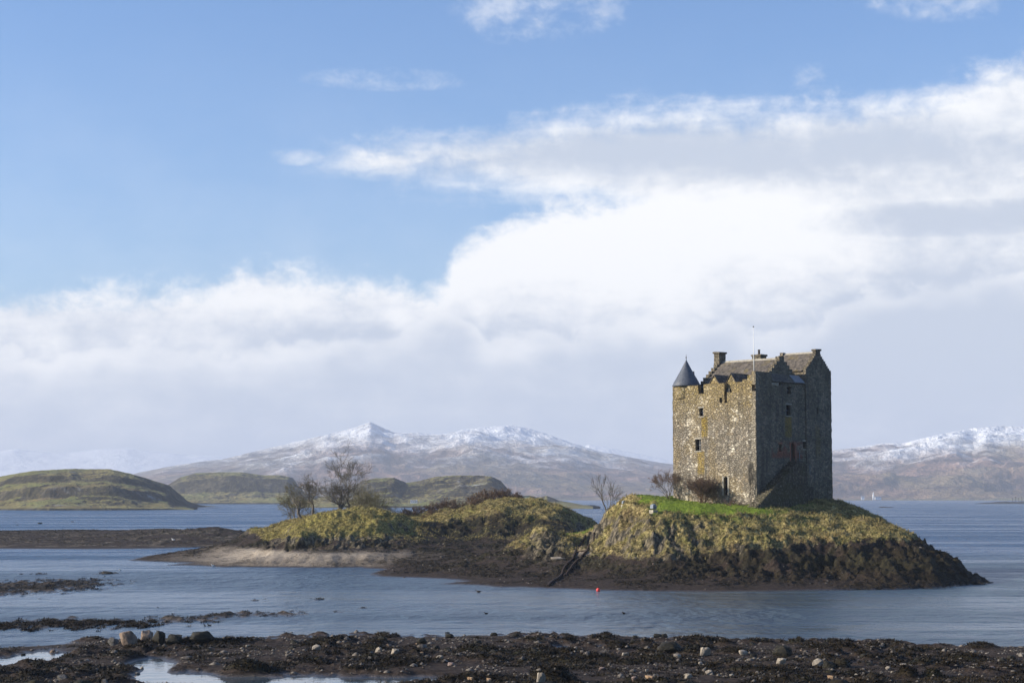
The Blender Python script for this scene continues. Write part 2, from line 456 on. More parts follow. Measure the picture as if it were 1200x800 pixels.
def slate_fn(N, b):
    co = obco(N); x, y, z = N.xyz(co)
    row = z * 4.2
    br = N.voro(N.comb(x * 2.0, y * 2.0, (row._m('FLOOR')) * 3.0), 1.4, 'F1')
    r, g, bl = N.xyz(br.outputs['Color'])
    f = N.noise(co, 2.2, 6, 0.7)
    c = N.mix(r, (0.045, 0.038, 0.031), (0.135, 0.112, 0.090))
    c = N.mix(f.ss(0.54, 0.72) * 0.75, c, (0.30, 0.27, 0.22))
    c = N.mix(N.noise(co, 0.7, 3, 0.6).ss(0.55, 0.72) * 0.6, c, (0.15, 0.115, 0.040))
    N.link(c, b.inputs['Base Color'])
    bump(N, b, row._m('FRACT') * 1.0 + g * 0.5 + f * 0.4, 0.8, 0.05)
M_SLATE = material('stone_slates', slate_fn, 0.75, 0.3)
M_BLUESLATE = mottled('turret_slates', (0.055, 0.065, 0.085), (0.105, 0.115, 0.14), 5, 0.55, 0.4, 0.03)
M_DARK = mottled('window_glass', (0.006, 0.007, 0.009), (0.014, 0.016, 0.020), 2, 0.15, 0.05, 0.01, 0.5)
M_DOOR = mottled('oak_door', (0.035, 0.025, 0.018), (0.075, 0.050, 0.034), 8, 0.7)
M_DRESSED = mottled('dressed_stone', (0.22, 0.20, 0.16), (0.40, 0.36, 0.29), 4, 0.9, 0.5, 0.04)
M_RED = mottled('red_sandstone', (0.20, 0.085, 0.055), (0.31, 0.15, 0.10), 4, 0.9)
M_WHITE = mottled('white_paint', (0.74, 0.74, 0.73), (0.82, 0.82, 0.80), 3, 0.5, 0.1, 0.01)
M_LEAD = mottled('lead_grey', (0.16, 0.17, 0.19), (0.24, 0.25, 0.27), 4, 0.5)
M_BARK = mottled('grey_bark', (0.080, 0.066, 0.050), (0.185, 0.155, 0.115), 5, 0.9, 0.6, 0.03)
M_TWIG = mottled('bare_twigs', (0.095, 0.082, 0.062), (0.20, 0.175, 0.135), 3, 0.9)
M_TWIG_RED = mottled('russet_twigs', (0.105, 0.066, 0.042), (0.20, 0.130, 0.085), 2, 0.9)
M_TWIG_OLIVE = mottled('lichened_twigs', (0.105, 0.090, 0.042), (0.20, 0.175, 0.085), 2, 0.9)
M_REDBUOY = mottled('red_plastic', (0.62, 0.050, 0.045), (0.72, 0.085, 0.07), 3, 0.4, 0.05)
M_IRON = mottled('rusty_iron', (0.022, 0.016, 0.012), (0.055, 0.032, 0.020), 4, 0.8)
M_STEEL = mottled('grey_metal', (0.13, 0.15, 0.18), (0.23, 0.26, 0.30), 4, 0.45)

def rock_fn(pa, pb, weedy):
    def fn(N, b):
        co = obco(N)
        g = N.new('ShaderNodeNewGeometry'); nx, ny, nz = N.xyz(g.outputs['Normal'])
        oi = N.new('ShaderNodeObjectInfo'); rnd = V(N.nt, oi.outputs['Random'])
        px, py, pz = N.xyz(co)
        cv_ = N.comb(px + rnd * 31, py, pz)
        f = N.noise(cv_, 2.2, 6, 0.65); f2 = N.noise(cv_, 7.0, 4, 0.7)
        c = N.mix(f.ss(0.3, 0.7), pa, pb)
        c = N.mix(f2.ss(0.58, 0.72) * 0.6, c, (pa[0] * .45, pa[1] * .42, pa[2] * .38))
        wd = N.mix(f2.ss(.4, .65), (0.008, 0.007, 0.004), (0.034, 0.027, 0.012))
        c = N.mix(((f - 0.5) * 3.0 + (weedy * 2 - 1)).ss(-0.25, 0.25), c, wd)
        N.link(c, b.inputs['Base Color']); bump(N, b, f + f2 * 0.5, 0.8, 0.15)
    return fn
M_ROCK_PALE = material('pale_granite', rock_fn((0.22, 0.185, 0.145), (0.40, 0.345, 0.275), 0.14), 0.9, 0.2)
M_ROCK_BUFF = material('buff_granite', rock_fn((0.26, 0.165, 0.095), (0.42, 0.29, 0.18), 0.12), 0.9, 0.2)
M_ROCK_PINK = material('pink_granite', rock_fn((0.20, 0.145, 0.125), (0.31, 0.235, 0.20), 0.2), 0.9, 0.2)
M_ROCK_GREY = material('grey_granite', rock_fn((0.090, 0.082, 0.074), (0.22, 0.20, 0.175), 0.40), 0.85, 0.25)
M_ROCK_BROWN = material('brown_granite', rock_fn((0.13, 0.092, 0.066), (0.27, 0.20, 0.15), 0.25), 0.9, 0.2)
M_ROCK_WEED = material('weed_covered_rock', rock_fn((0.05, 0.042, 0.034), (0.13, 0.115, 0.095), 0.90), 0.75, 0.3)


# ================================================================== THE SETTING
# ------------------------------------------------------------------ sea
o = np_mesh('sea', np.array([(-16000, -60, 0), (16000, -60, 0), (16000, 30000, 0), (-16000, 30000, 0)], float), np.array([[0, 1, 2, 3]]), M_WATER)
tag(o, 'blue ruffled sea loch water round the castle islet', 'water', kind='structure')

# ------------------------------------------------------------------ the shore and the islet: one height field through surveyed points
CP = []
def cy(px, py, Y): CP.append(P(px, py, Y))
def cz(px, py, z): CP.append(Pz(px, py, z))
def cxz(px, Y, z): CP.append(np.array([(px - 600) / F * Y, Y, z]))
# islet: water line along the front, and the bed off it
for px, py in ((455, 676), (520, 684), (580, 687.5), (640, 689.5), (700, 691.5), (760, 692.5), (830, 693), (900, 692.5), (980, 691.5), (1060, 690.5), (1105, 688.5), (1145, 685.5)):
    cz(px, py, 0.0); cz(px, py + 12, -0.9); cz(px, py + 30, -1.6)
# foreshore and bluff, profile by profile
for q in ((520, 660, 245), (560, 640, 286), (600, 665, 232), (620, 650, 258), (700, 670, 221), (700, 652, 243), (690, 630, 254), (680, 624, 256), (660, 626, 254),
          (725, 640, 232), (725, 615, 236), (760, 658, 218), (760, 635, 222.5), (760, 604, 227), (760, 596, 234), (740, 590, 238), (730, 588.5, 243),
          (715, 602, 245), (705, 612, 248), (790, 581.5, 250), (790, 590, 241), (800, 656, 218), (800, 632, 222), (800, 606, 226.5), (830, 660, 217), (830, 640, 221), (830, 604, 228), (830, 590, 240),
          (870, 664, 214), (870, 640, 218.5), (870, 612, 226), (870, 598, 232), (900, 668, 212), (900, 640, 218), (900, 615, 226), (900, 598, 233), (930, 594, 238), (930, 620, 226),
          (960, 670, 213), (960, 645, 218), (960, 615, 229), (960, 595, 239), (975, 589, 246), (1000, 668, 211.5), (1000, 640, 218), (1000, 612, 234), (1000, 594, 246),
          (1030, 665, 211), (1030, 640, 219), (1030, 607, 240), (1060, 665, 211), (1060, 645, 218), (1060, 623, 233), (1090, 670, 210), (1090, 641, 226), (1111, 656, 220), (1134, 676, 214)):
    cy(*q)
for q in ((740, 262, 8.4), (800, 264, 9.6), (880, 262, 9.5), (940, 258, 9.5), (975, 254, 9.1), (740, 280, 3.0), (800, 284, 2.5), (880, 284, 2.0), (960, 276, 2.5), (1030, 260, 2.0),
          (1060, 250, 1.4), (1100, 240, 0.5), (1140, 226, -0.8), (1180, 216, -1.2), (800, 296, -1), (880, 297, -1), (960, 290, -1), (1030, 275, -1.2), (1100, 255, -1.5),
          (700, 275, 4.6), (700, 292, 2.0), (712, 263, 6.4), (715, 305, -0.8), (760, 296, -1.0)):
    cxz(*q)
# knoll by the slip, low ground behind it
for q in ((645, 621, 243), (652, 622, 245), (630, 628, 243), (618, 638, 241), (612, 646, 240), (632, 648, 238), (645, 650, 237), (668, 641, 242), (662, 632, 245)): cy(*q)
for q in ((640, 253, 3.8), (610, 262, 2.6), (650, 268, 3.4), (590, 270, 2.0)): cxz(*q)
# middle mound
for q in ((485, 606, 315), (505, 600, 318), (540, 597.5, 322), (570, 593, 325), (600, 586, 326), (612, 585, 325), (628, 589, 322), (650, 595, 318), (680, 605, 314), (695, 614, 312),
          (492, 611, 303), (540, 603, 306), (600, 598, 306), (650, 604, 304), (490, 628, 296), (540, 628, 298), (600, 626, 298), (540, 640, 284), (600, 640, 281), (650, 618, 294), (560, 648, 276), (500, 650, 276), (480, 662, 250), (675, 620, 296)): cy(*q)
for q in ((705, 316, 1.2), (718, 318, -1), (500, 352, 1.5), (600, 352, 0.4), (680, 340, -0.8), (500, 380, -1), (600, 372, -1.2)): cxz(*q)
# west mound
for q in ((345, 615, 300), (365, 606.5, 301), (390, 599.5, 302), (420, 596, 302), (450, 598, 303), (468, 605, 304), (482, 617, 306), (478, 630, 296), (385, 612, 294), (420, 612, 294), (450, 613, 294),
          (350, 634, 284), (400, 637, 284), (450, 638, 283), (350, 643, 278), (400, 645, 277), (450, 648, 274), (325, 632, 298), (308, 639, 300)): cy(*q)
for q in ((345, 325, 6.1), (400, 325, 6.6), (450, 325, 6.2), (350, 362, 3.2), (420, 360, 2.2), (450, 385, -0.8), (370, 410, 0.2), (380, 440, -1)): cxz(*q)
# bar and flats to the west
for q in ((300, 611.5, 360), (335, 611, 350), (250, 617, 400), (200, 619, 440), (100, 620.5, 480), (0, 622, 500), (-100, 623, 505), (100, 632, 412), (0, 632, 412), (-100, 632, 412),
          (250, 630, 385), (300, 628, 360), (300, 636, 345)): cy(*q)
for q in ((300, 420, 1.0), (250, 455, 1.0), (200, 480, 0.8), (100, 520, 0.4), (0, 540, 0.2), (-100, 545, 0.2), (300, 470, -1), (200, 540, -1), (0, 590, -1), (-100, 590, -1)): cxz(*q)
for px, py in ((-100, 643), (0, 643), (100, 643.5), (200, 643), (260, 641.5)): cz(px, py, 0.0); cz(px, py + 4, -0.35)
# sand spit
for px, py in ((150, 656.5), (200, 662), (250, 664), (300, 664.5), (360, 665), (420, 664.5)): cz(px, py, 0.0); cz(px, py + 8, -0.7)
for px, py in ((180, 650), (225, 646.5)): cz(px, py, 0.0)
for q in ((200, 655, 0.35), (250, 653, 0.6), (300, 652, 0.9), (350, 651, 1.1), (400, 650, 1.6), (430, 657, 0.8), (450, 663, 0.35), (300, 644, 0.6), (450, 668, 0.1)): cz(*q)
# deep water
for q in ((100, 310, -1.0), (0, 300, -1.2), (-100, 300, -1.2), (700, 170, -1.8), (500, 180, -1.6), (300, 200, -1.3), (1000, 180, -2), (1200, 180, -2), (1250, 230, -2), (1250, 300, -3), (100, 220, -1.2), (-100, 220, -1.2),
          (900, 340, -3), (700, 400, -3), (500, 450, -3), (1250, 450, -3), (-100, 640, -3), (300, 640, -3), (700, 640, -3), (1250, 640, -3), (-100, 150, -1.5), (300, 150, -1.5), (700, 145, -1.8), (1250, 150, -2)): cxz(*q)
CP = np.array(CP)
CPX = CP[:, :2] * np.array([1.0, 1.0])
def _phi(d2): return np.sqrt(d2 + 1.2 ** 2)
def _solve():
    n = len(CPX); d2 = ((CPX[:, None, :] - CPX[None]) ** 2).sum(-1)
    A = np.zeros((n + 1, n + 1)); A[:n, :n] = _phi(d2) - np.eye(n) * 0.05; A[:n, n] = 1; A[n, :n] = 1
    return np.linalg.solve(A, np.concatenate([CP[:, 2], [0]]))
CW = _solve()
def rbf(x, y):
    out = np.zeros(x.size); xf = x.ravel(); yf = y.ravel(); n = len(CPX)
    for s in range(0, xf.size, 60000):
        e = slice(s, s + 60000)
        d2 = (xf[e, None] - CPX[None, :, 0]) ** 2 + (yf[e, None] - CPX[None, :, 1]) ** 2
        out[e] = _phi(d2) @ CW[:n] + CW[n]
    return out.reshape(x.shape)

FORE_EDGE = np.array([(-300, 119), (0, 124), (60, 127), (130, 131), (210, 133), (300, 132), (400, 134.5), (600, 134.5), (760, 133.5), (900, 130.5), (1000, 127.5), (1100, 126), (1200, 124), (1500, 121)])
POOLS = [(28, 772, 34, 3.4), (60, 771, 14, 2.2), (168, 777, 20, 2.4), (182, 784, 22, 3.0), (200, 795, 50, 2.2), (285, 797, 70, 2.0), (350, 800, 95, 2.2), (420, 799, 70, 1.6), (490, 796, 40, 1.0), (530, 797, 22, 0.9),
         (658, 759, 10, 1.2), (700, 758, 8, .9)]
BANKS = [(50, 688, 80, 12, 0.26), (5, 690, 75, 13, 0.26), (90, 684, 50, 6, .18), (40, 672.5, 22, 1.4, .10), (124, 671.5, 16, 1.5, 0.16), (90, 731, 150, 8, 0.20), (20, 735, 90, 5, 0.16), (205, 726, 95, 6, 0.15), (255, 722, 60, 5, 0.20), (310, 719, 60, 4.5, 0.16),
         (350, 716, 30, 2.5, 0.10), (305, 703, 16, 2.2, .10), (370, 702, 12, 1.5, .10), (395, 717, 20, 2, .06), (430, 712, 18, 2, .06)]
HUMPS = [(288, 784, 26, 1.15), (322, 787, 17, 0.7), (645, 799, 26, 0.95), (1093, 791, 11, 0.5), (1063, 791, 12, 0.6), (985, 780, 11, .5), (860, 764, 18, .35), (480, 775, 40, .25), (250, 752, 30, .25), (380, 750, 20, .3), (560, 760, 25, .35), (960, 757, 30, .25), (1130, 770, 25, .35), (720, 757, 15, .35), (1010, 766, 14, .3), (1150, 757, 20, .35)]
def base_height(x, y, full=True):
    # the drawn profile is warped a little so that bluffs break into buttresses
    wx = pn(x / 7, y / 7, 31) * 1.5 + pn(x / 2.2, y / 4, 32) * 0.9
    wy = pn(x / 5, y / 14, 33) * 2.4 + pn(x / 1.9, y / 6, 34) * 1.3
    k = sst(y, 190, 215) * sst(x, -80, -45)
    z = rbf(x + wx * k, y + wy * k)
    return z
def shore_height(x, y):
    px = x / y * F + 600
    edge = np.interp(px, FORE_EDGE[:, 0], FORE_EDGE[:, 1])
    d = edge - y + pn(x / 3.5, y / 3.5, 41) * 1.8 + pn(x / 12, y / 12, 42) * 2.5
    z = np.where(d > 0, 0.21 * (1 - np.exp(-d / 2.5)) + 0.003 * d, d * 0.09)
    z = z + fbm(x / 6, y / 9, 3, 43) * 0.10
    for (qx, qy, rw, hh) in HUMPS:
        c = Pz(qx, qy, 0.3); z = z + hh * np.exp(-(((x - c[0]) / (rw / F * c[1])) ** 2 + ((y - c[1]) / (rw / F * c[1])) ** 2) ** 1.6)
    lump = billow(x / 2.6, y / 2.6, 3, 45) - 0.28
    z = z + np.where(d > -1.5, lump * 0.85 * sst(pn(x / 7, y / 11, 46), -0.28, 0.18), 0)
    for (qx, qy, rw, rd) in POOLS:
        c = Pz(qx, qy, 0.0); sx = rw / F * c[1]; ry = rd * 1.9
        g = np.exp(-(((x - c[0]) / sx) ** 2 + ((y - c[1]) / ry) ** 2) ** 1.5)
        z = z * (1 - 0.8 * g) - 0.22 * g
    z = np.where(y < 96, np.maximum(z, 0.30), z)
    rise = np.interp(y, [-60, 0, 8, 45, 80, 97, 1000], [8.7, 8.7, 8.3, 3.6, 1.0, 0, 0])
    return z + rise
def bank_height(x, y):
    z = np.full(x.shape, -2.0)
    for (qx, qy, rw, rh, h) in BANKS:
        c = Pz(qx, qy, 0.0); near = Pz(qx, qy + rh, 0.0)[1]; far = Pz(qx, qy - rh, 0.0)[1]
        sx = rw / F * c[1]; dy = np.where(y > c[1], (y - c[1]) / (far - c[1]), (c[1] - y) / (c[1] - near))
        r2 = ((x - c[0]) / sx) ** 2 + dy ** 2
        z = np.maximum(z, (h + 0.25) * np.exp(-r2 * 0.9) - 0.25)
    n = pn(x / 0.9, y / 2.4, 51) * 0.28 + pn(x / 2.6, y / 6, 52) * 0.18 + pn(x / .45, y / 1.1, 53) * 0.12
    return np.where(z > -1.9, z + n - 0.06, z)

u_ = np.linspace(-0.36, 0.36, 1060)
rows = np.concatenate([np.arange(-60, 92, 4.0), np.arange(92, 137, 0.19), np.arange(137, 190, 0.5), np.arange(190, 330, 0.24), np.arange(330, 480, 0.9), np.arange(480, 641, 4.0)])
YY, UU = np.meshgrid(rows, u_, indexing='ij')
XX = UU * np.maximum(YY, 60)
BASE = np.full(XX.shape, -2.0)
mrow = rows > 132
BASE[mrow] = base_height(XX[mrow], YY[mrow])
ZS = np.where(YY < 150, shore_height(XX, np.maximum(YY, 1.0)), -3.0)
ZB = np.where((YY > 128) & (YY < 250), bank_height(XX, YY), -3.0)

# zones
gyB, gxB = np.gradient(BASE); dyr = np.gradient(YY, axis=0); dxr = np.gradient(XX, axis=1)
slope = np.hypot(gyB / dyr, gxB / dxr)
PX = XX / np.maximum(YY, 1) * F + 600
nz1 = fbm(XX / 6, YY / 6, 3, 61); nz2 = fbm(XX / 1.7, YY / 1.7, 3, 62)
tide = 2.5 + np.interp(PX, [0, 200, 280, 310, 480, 560, 700, 760, 850, 960, 1060, 1160], [2.6, 2.6, 2.2, 0.8, 1.0, 1.2, 0.4, 0.3, 0.9, 1.9, 2.3, 3.2]) - np.where(YY > 330, 0.9, 0)
veg = sst(BASE + nz1 * 0.7 + nz2 * 0.9, tide - 0.15, tide + 0.45)
rock = sst(slope + nz2 * 0.45 + nz1 * 0.35, 0.80, 1.10) * sst(BASE + nz2, 1.4, 2.4) * (1 - sst(BASE, 7.2, 8.2))
rock = np.maximum(rock, sst(nz2, 0.25, 0.4) * 0.8 * sst(BASE, 2.0, 2.6) * (1 - sst(BASE, 4.2, 5.0)))
heath_shade = sst(PX + nz2 * 12, 478, 505) * (1 - sst(PX + nz2 * 10, 672, 700)) * (YY > 262) * (1 - sst(YY + nz2 * 3.0 + np.interp(PX, [480, 600, 640], [-1.5, 0, 2.5]), 303, 306.5))  # dark mound front: heather, with the slope's shade mixed into its colour
west_rock = sst(BASE, 1.9, 2.6) * (1 - sst(BASE + nz2 * 0.8, 4.0, 4.8)) * (PX < 475) * (YY < 300) * (YY > 262)
rock = np.maximum(rock, west_rock * sst(nz2, -.3, .05))
bluff = sst(PX + nz2 * 10, 738, 760) * (1 - sst(PX + nz1 * 22, 812, 850)) * sst(BASE, 2.2, 2.8) * (1 - sst(BASE + nz2 * 1.1, 6.6, 7.9)) * (YY < 240)
bluff = np.maximum(bluff, 0.8 * sst(PX, 840, 900) * (1 - sst(PX, 960, 1000)) * sst(BASE, 2.4, 3.0) * (1 - sst(BASE + nz2, 3.8, 4.8)) * (YY < 230))
rock = np.maximum(rock, bluff * sst(nz2 + nz1 * .4, -0.25, 0.15))
knoll = np.exp(-(((PX - 640) / 24) ** 2 + ((YY - 241) / 7) ** 2) ** 2)
rock = np.maximum(rock, knoll * sst(6.3 - BASE + nz2, 0.2, 1.0) * 0.95)
lawn = sst(BASE + nz2 * 0.25, 7.7, 8.1) * (1 - sst(slope, 0.34, 0.55)) * sst(PX + nz2 * 14, 728, 742) * (1 - sst(PX + nz2 * 16, 885, 930)) * sst(YY + nz2 * 2, 227, 229.5)
lawn = np.maximum(lawn, sst(YY + nz2 * 3, 250, 254) * (1 - sst(YY, 262, 268)) * sst(PX, 652, 664) * (1 - sst(PX, 702, 716)) * 0.9)
edge_green = sst(PX, 790, 850) * (1 - sst(PX, 930, 985)) * sst(BASE, 6.2, 8.2) * 0.55
veg = veg * (1 - rock)
dry = veg * (1 - lawn); lawn = np.maximum(lawn, edge_green * sst(nz2, -.3, .3)) * veg
dry = np.clip(veg - lawn, 0, 1); heath_shade = heath_shade * np.clip(veg, 0, 1) * (1 - 0.25 * sst(nz2 - nz1 * .5, 0.2, 0.5)); dry = dry * (1 - heath_shade)
sand = np.exp(-(((PX - 362) / 142) ** 2 + ((YY - 288) / 26) ** 2) ** 2) * sst(BASE, 0.02, 0.3) * (1 - sst(BASE, 1.6, 2.3))
sand = sand * (0.70 + 0.30 * sst(nz2, -0.35, 0.1))
slip = np.exp(-(((PX - 694) / 30) ** 2 + ((YY - 243) / 10) ** 2) ** 2) * (1 - sst(BASE, 4.4, 5.4)) * sst(BASE, 1.5, 2.1)
sand = np.maximum(sand, slip)
sand = np.maximum(sand, 0.34 * sst(nz1, -0.1, 0.3) * (YY > 330) * (BASE > 0.2))
weed = sst(nz2 * 0.9 + nz1 * 0.8, -0.35, 0.15) * (1 - sst(BASE + nz2 * 0.5, tide - 0.35, tide + 0.15)) * sst(BASE + nz1 * 0.5, 0.15, 0.8)
weed = np.where((YY > 330) | ((PX < 450) & (YY > 262)), weed * sst(nz2 + nz1, -0.12, 0.2), weed) * (1 - sand)
weed = np.maximum(weed, sst(PX + nz1 * 60 + nz2 * 30, 940, 1040) * (YY < 300) * (1 - sst(BASE + nz2 * .6, 3.4, 4.6)) * 0.9)
weed = np.maximum(weed, heath_shade)
# foreground shore and the weed banks in the bay
is_s = ZS >= np.maximum(BASE, ZB); is_b = (ZB > np.maximum(BASE, ZS))
fw = sst(nz2 * 0.6 + nz1 * 0.6 + (ZS - 0.40) * 2.2, -0.30, 0.02)
weed = np.where(is_s, fw, np.where(is_b, 0.9 * sst(nz2 + nz1, -.5, 0.1), weed))
for a in (lawn, dry, rock, sand): a[is_s | is_b] = 0
sand = np.where(is_b, 0.12, sand)
moss = np.where(is_s, sst(nz1, -0.05, 0.3) * 0.8, 0.55 * sst(BASE, 0.5, 2.5))
land = np.maximum(np.maximum(BASE, ZS), ZB)
wet = 1 - sst(land, 0.02, 0.16)
_ledge_shade = sst(BASE, 0.5, 1.2) * (1 - sst(BASE + nz2 * .7, 3.2, 4.4)) * sst(PX + nz1 * 30, 760, 900) * (YY < 262) * ~(is_s | is_b)
weed = np.maximum(weed, _ledge_shade * 0.92 * sst(nz1 + nz2 * .6, -.55, -.1))  # near-black weed colour also paints the shade of slopes turned from the sun
rock = rock * (1 - _ledge_shade * 0.5)
# relief that belongs to each kind of ground
rel = dry * ((0.30 - billow(XX / 1.15, YY / 1.15, 2, 71)) * 0.80 + fbm(XX / 3.4, YY / 3.4, 3, 72) * 0.75)
rel += rock * ((billow(XX / 1.5, YY / 2.8, 3, 73) - 0.35) * 1.7)
rel += np.where(is_s | is_b, 0, weed) * ((0.30 - billow(XX / 1.3, YY / 1.3, 3, 74)) * 0.75)
rel += (1 - weed) * (1 - dry) * (1 - rock) * fbm(XX / 0.9, YY / 0.9, 3, 75) * 0.05
rel += np.where(is_s, weed * (0.25 - billow(XX / 0.6, YY / 0.6, 2, 76)) * 0.16, 0)
ledge = sst(BASE, 0.5, 1.2) * (1 - sst(BASE, 4.6, 6.0)) * sst(PX, 730, 860) * (YY < 262) * ~(is_s | is_b)
rel += ledge * ((0.33 - billow(XX / 2.6, YY / 2.0, 3, 78)) * 1.7 + fbm(XX / 1.1, YY / 1.1, 3, 79) * 0.30)
near_castle = np.exp(-(((XX - 34.5) / 14) ** 2 + ((YY - 246) / 14) ** 2) ** 2)
rel *= (1 - 0.5 * near_castle)
GZ = land + rel * sst(land, -0.25, 0.25)
keep = GZ > -0.9
kc = keep[:-1, :-1] | keep[1:, :-1] | keep[:-1, 1:] | keep[1:, 1:]
idx = np.arange(XX.size).reshape(XX.shape)
quads = np.stack([idx[:-1, :-1][kc], idx[:-1, 1:][kc], idx[1:, 1:][kc], idx[1:, :-1][kc]], -1)
used = np.unique(quads); remap = np.full(XX.size, -1, np.int64); remap[used] = np.arange(len(used))
gv = np.stack([XX, YY, GZ], -1).reshape(-1, 3)[used]
one = np.ones(XX.size)[used]
za = np.stack([lawn, dry, rock, weed], -1).reshape(-1, 4)[used]
zb = np.stack([sand, wet, moss, np.ones_like(sand)], -1).reshape(-1, 4)[used]
o = np_mesh('ground', gv, remap[quads], M_GROUND, smooth=True, attrs={'zone_a': za, 'zone_b': zb})
tag(o, 'tidal shore, weedy foreshore and grassy islet carrying the castle', 'ground', kind='structure')

def ground_z(x, y):
    """height of the built ground at a point"""
    i = np.clip(np.searchsorted(rows, y) - 1, 0, len(rows) - 2); uu = x / max(y, 60)
    j = int(np.clip((uu - u_[0]) / (u_[1] - u_[0]), 0, len(u_) - 2))
    t = (y - rows[i]) / (rows[i + 1] - rows[i]); s = (uu - u_[j]) / (u_[1] - u_[0])
    return float((GZ[i, j] * (1 - s) + GZ[i, j + 1] * s) * (1 - t) + (GZ[i + 1, j] * (1 - s) + GZ[i + 1, j + 1] * s) * t)

# ------------------------------------------------------------------ far hills and mountains
def hill_fn(kind):
    def fn(N, b):
        co = N.new('ShaderNodeNewGeometry').outputs['Position']
        at = N.attr('cover'); cliff, green, snow = N.xyz(at.outputs['Color'])
        s = {'near': 0.030, 'mid': 0.018, 'far': 0.0035, 'veryfar': 0.002}[kind]
        f1 = N.noise(co, s * 2.2, 7, 0.66); f2 = N.noise(co, s * 0.5, 4, 0.6); f3 = N.noise(co, s * 9, 4, 0.7)
        if kind in ('near', 'mid'):
            c = N.mix(f1.ss(0.35, 0.65), (0.150, 0.120, 0.045), (0.310, 0.270, 0.110))
            c = N.mix(f2.ss(0.5, 0.68) * 0.7, c, (0.13, 0.072, 0.045))
            c = N.mix(green * f1.ss(0.25, 0.6), c, (0.190, 0.200, 0.065))
            c = N.mix((f3 + (f1 - 0.5) * 0.6).ss(0.53, 0.62) * 0.75, c, (0.038, 0.036, 0.020))
            c = N.mix(cliff * (f3.ss(0.25, 0.6) * 0.35 + 0.65), c, N.mix(f1.ss(.45, .7), (0.030, 0.028, 0.020), (0.095, 0.082, 0.060)))
        else:
            c = N.mix(f1.ss(0.38, 0.62), (0.080, 0.054, 0.046), (0.29, 0.180, 0.128))
            c = N.mix(f2.ss(0.45, 0.7) * 0.7, c, (0.070, 0.060, 0.052))
            c = N.mix(green * f1.ss(0.3, 0.6), c, (0.155, 0.145, 0.070))
            c = N.mix(cliff * 0.9, c, (0.055, 0.050, 0.048))
        sn = (snow + (f1 - 0.5) * 1.3 + (f2 - 0.5) * 1.3 + (f3 - 0.5) * 0.5).ss(0.15, 0.95)
        c = N.mix(sn, c, (0.80, 0.82, 0.85))
        N.link(c, b.inputs['Base Color'])
        bump(N, b, f1 + f3 * 0.3, 0.7, {'near': 6, 'mid': 10, 'far': 90, 'veryfar': 80}[kind])
    return material('hill_cover_' + kind, fn, 0.95, 0.1)
M_HILL = {k: hill_fn(k) for k in ('near', 'mid', 'far', 'veryfar')}

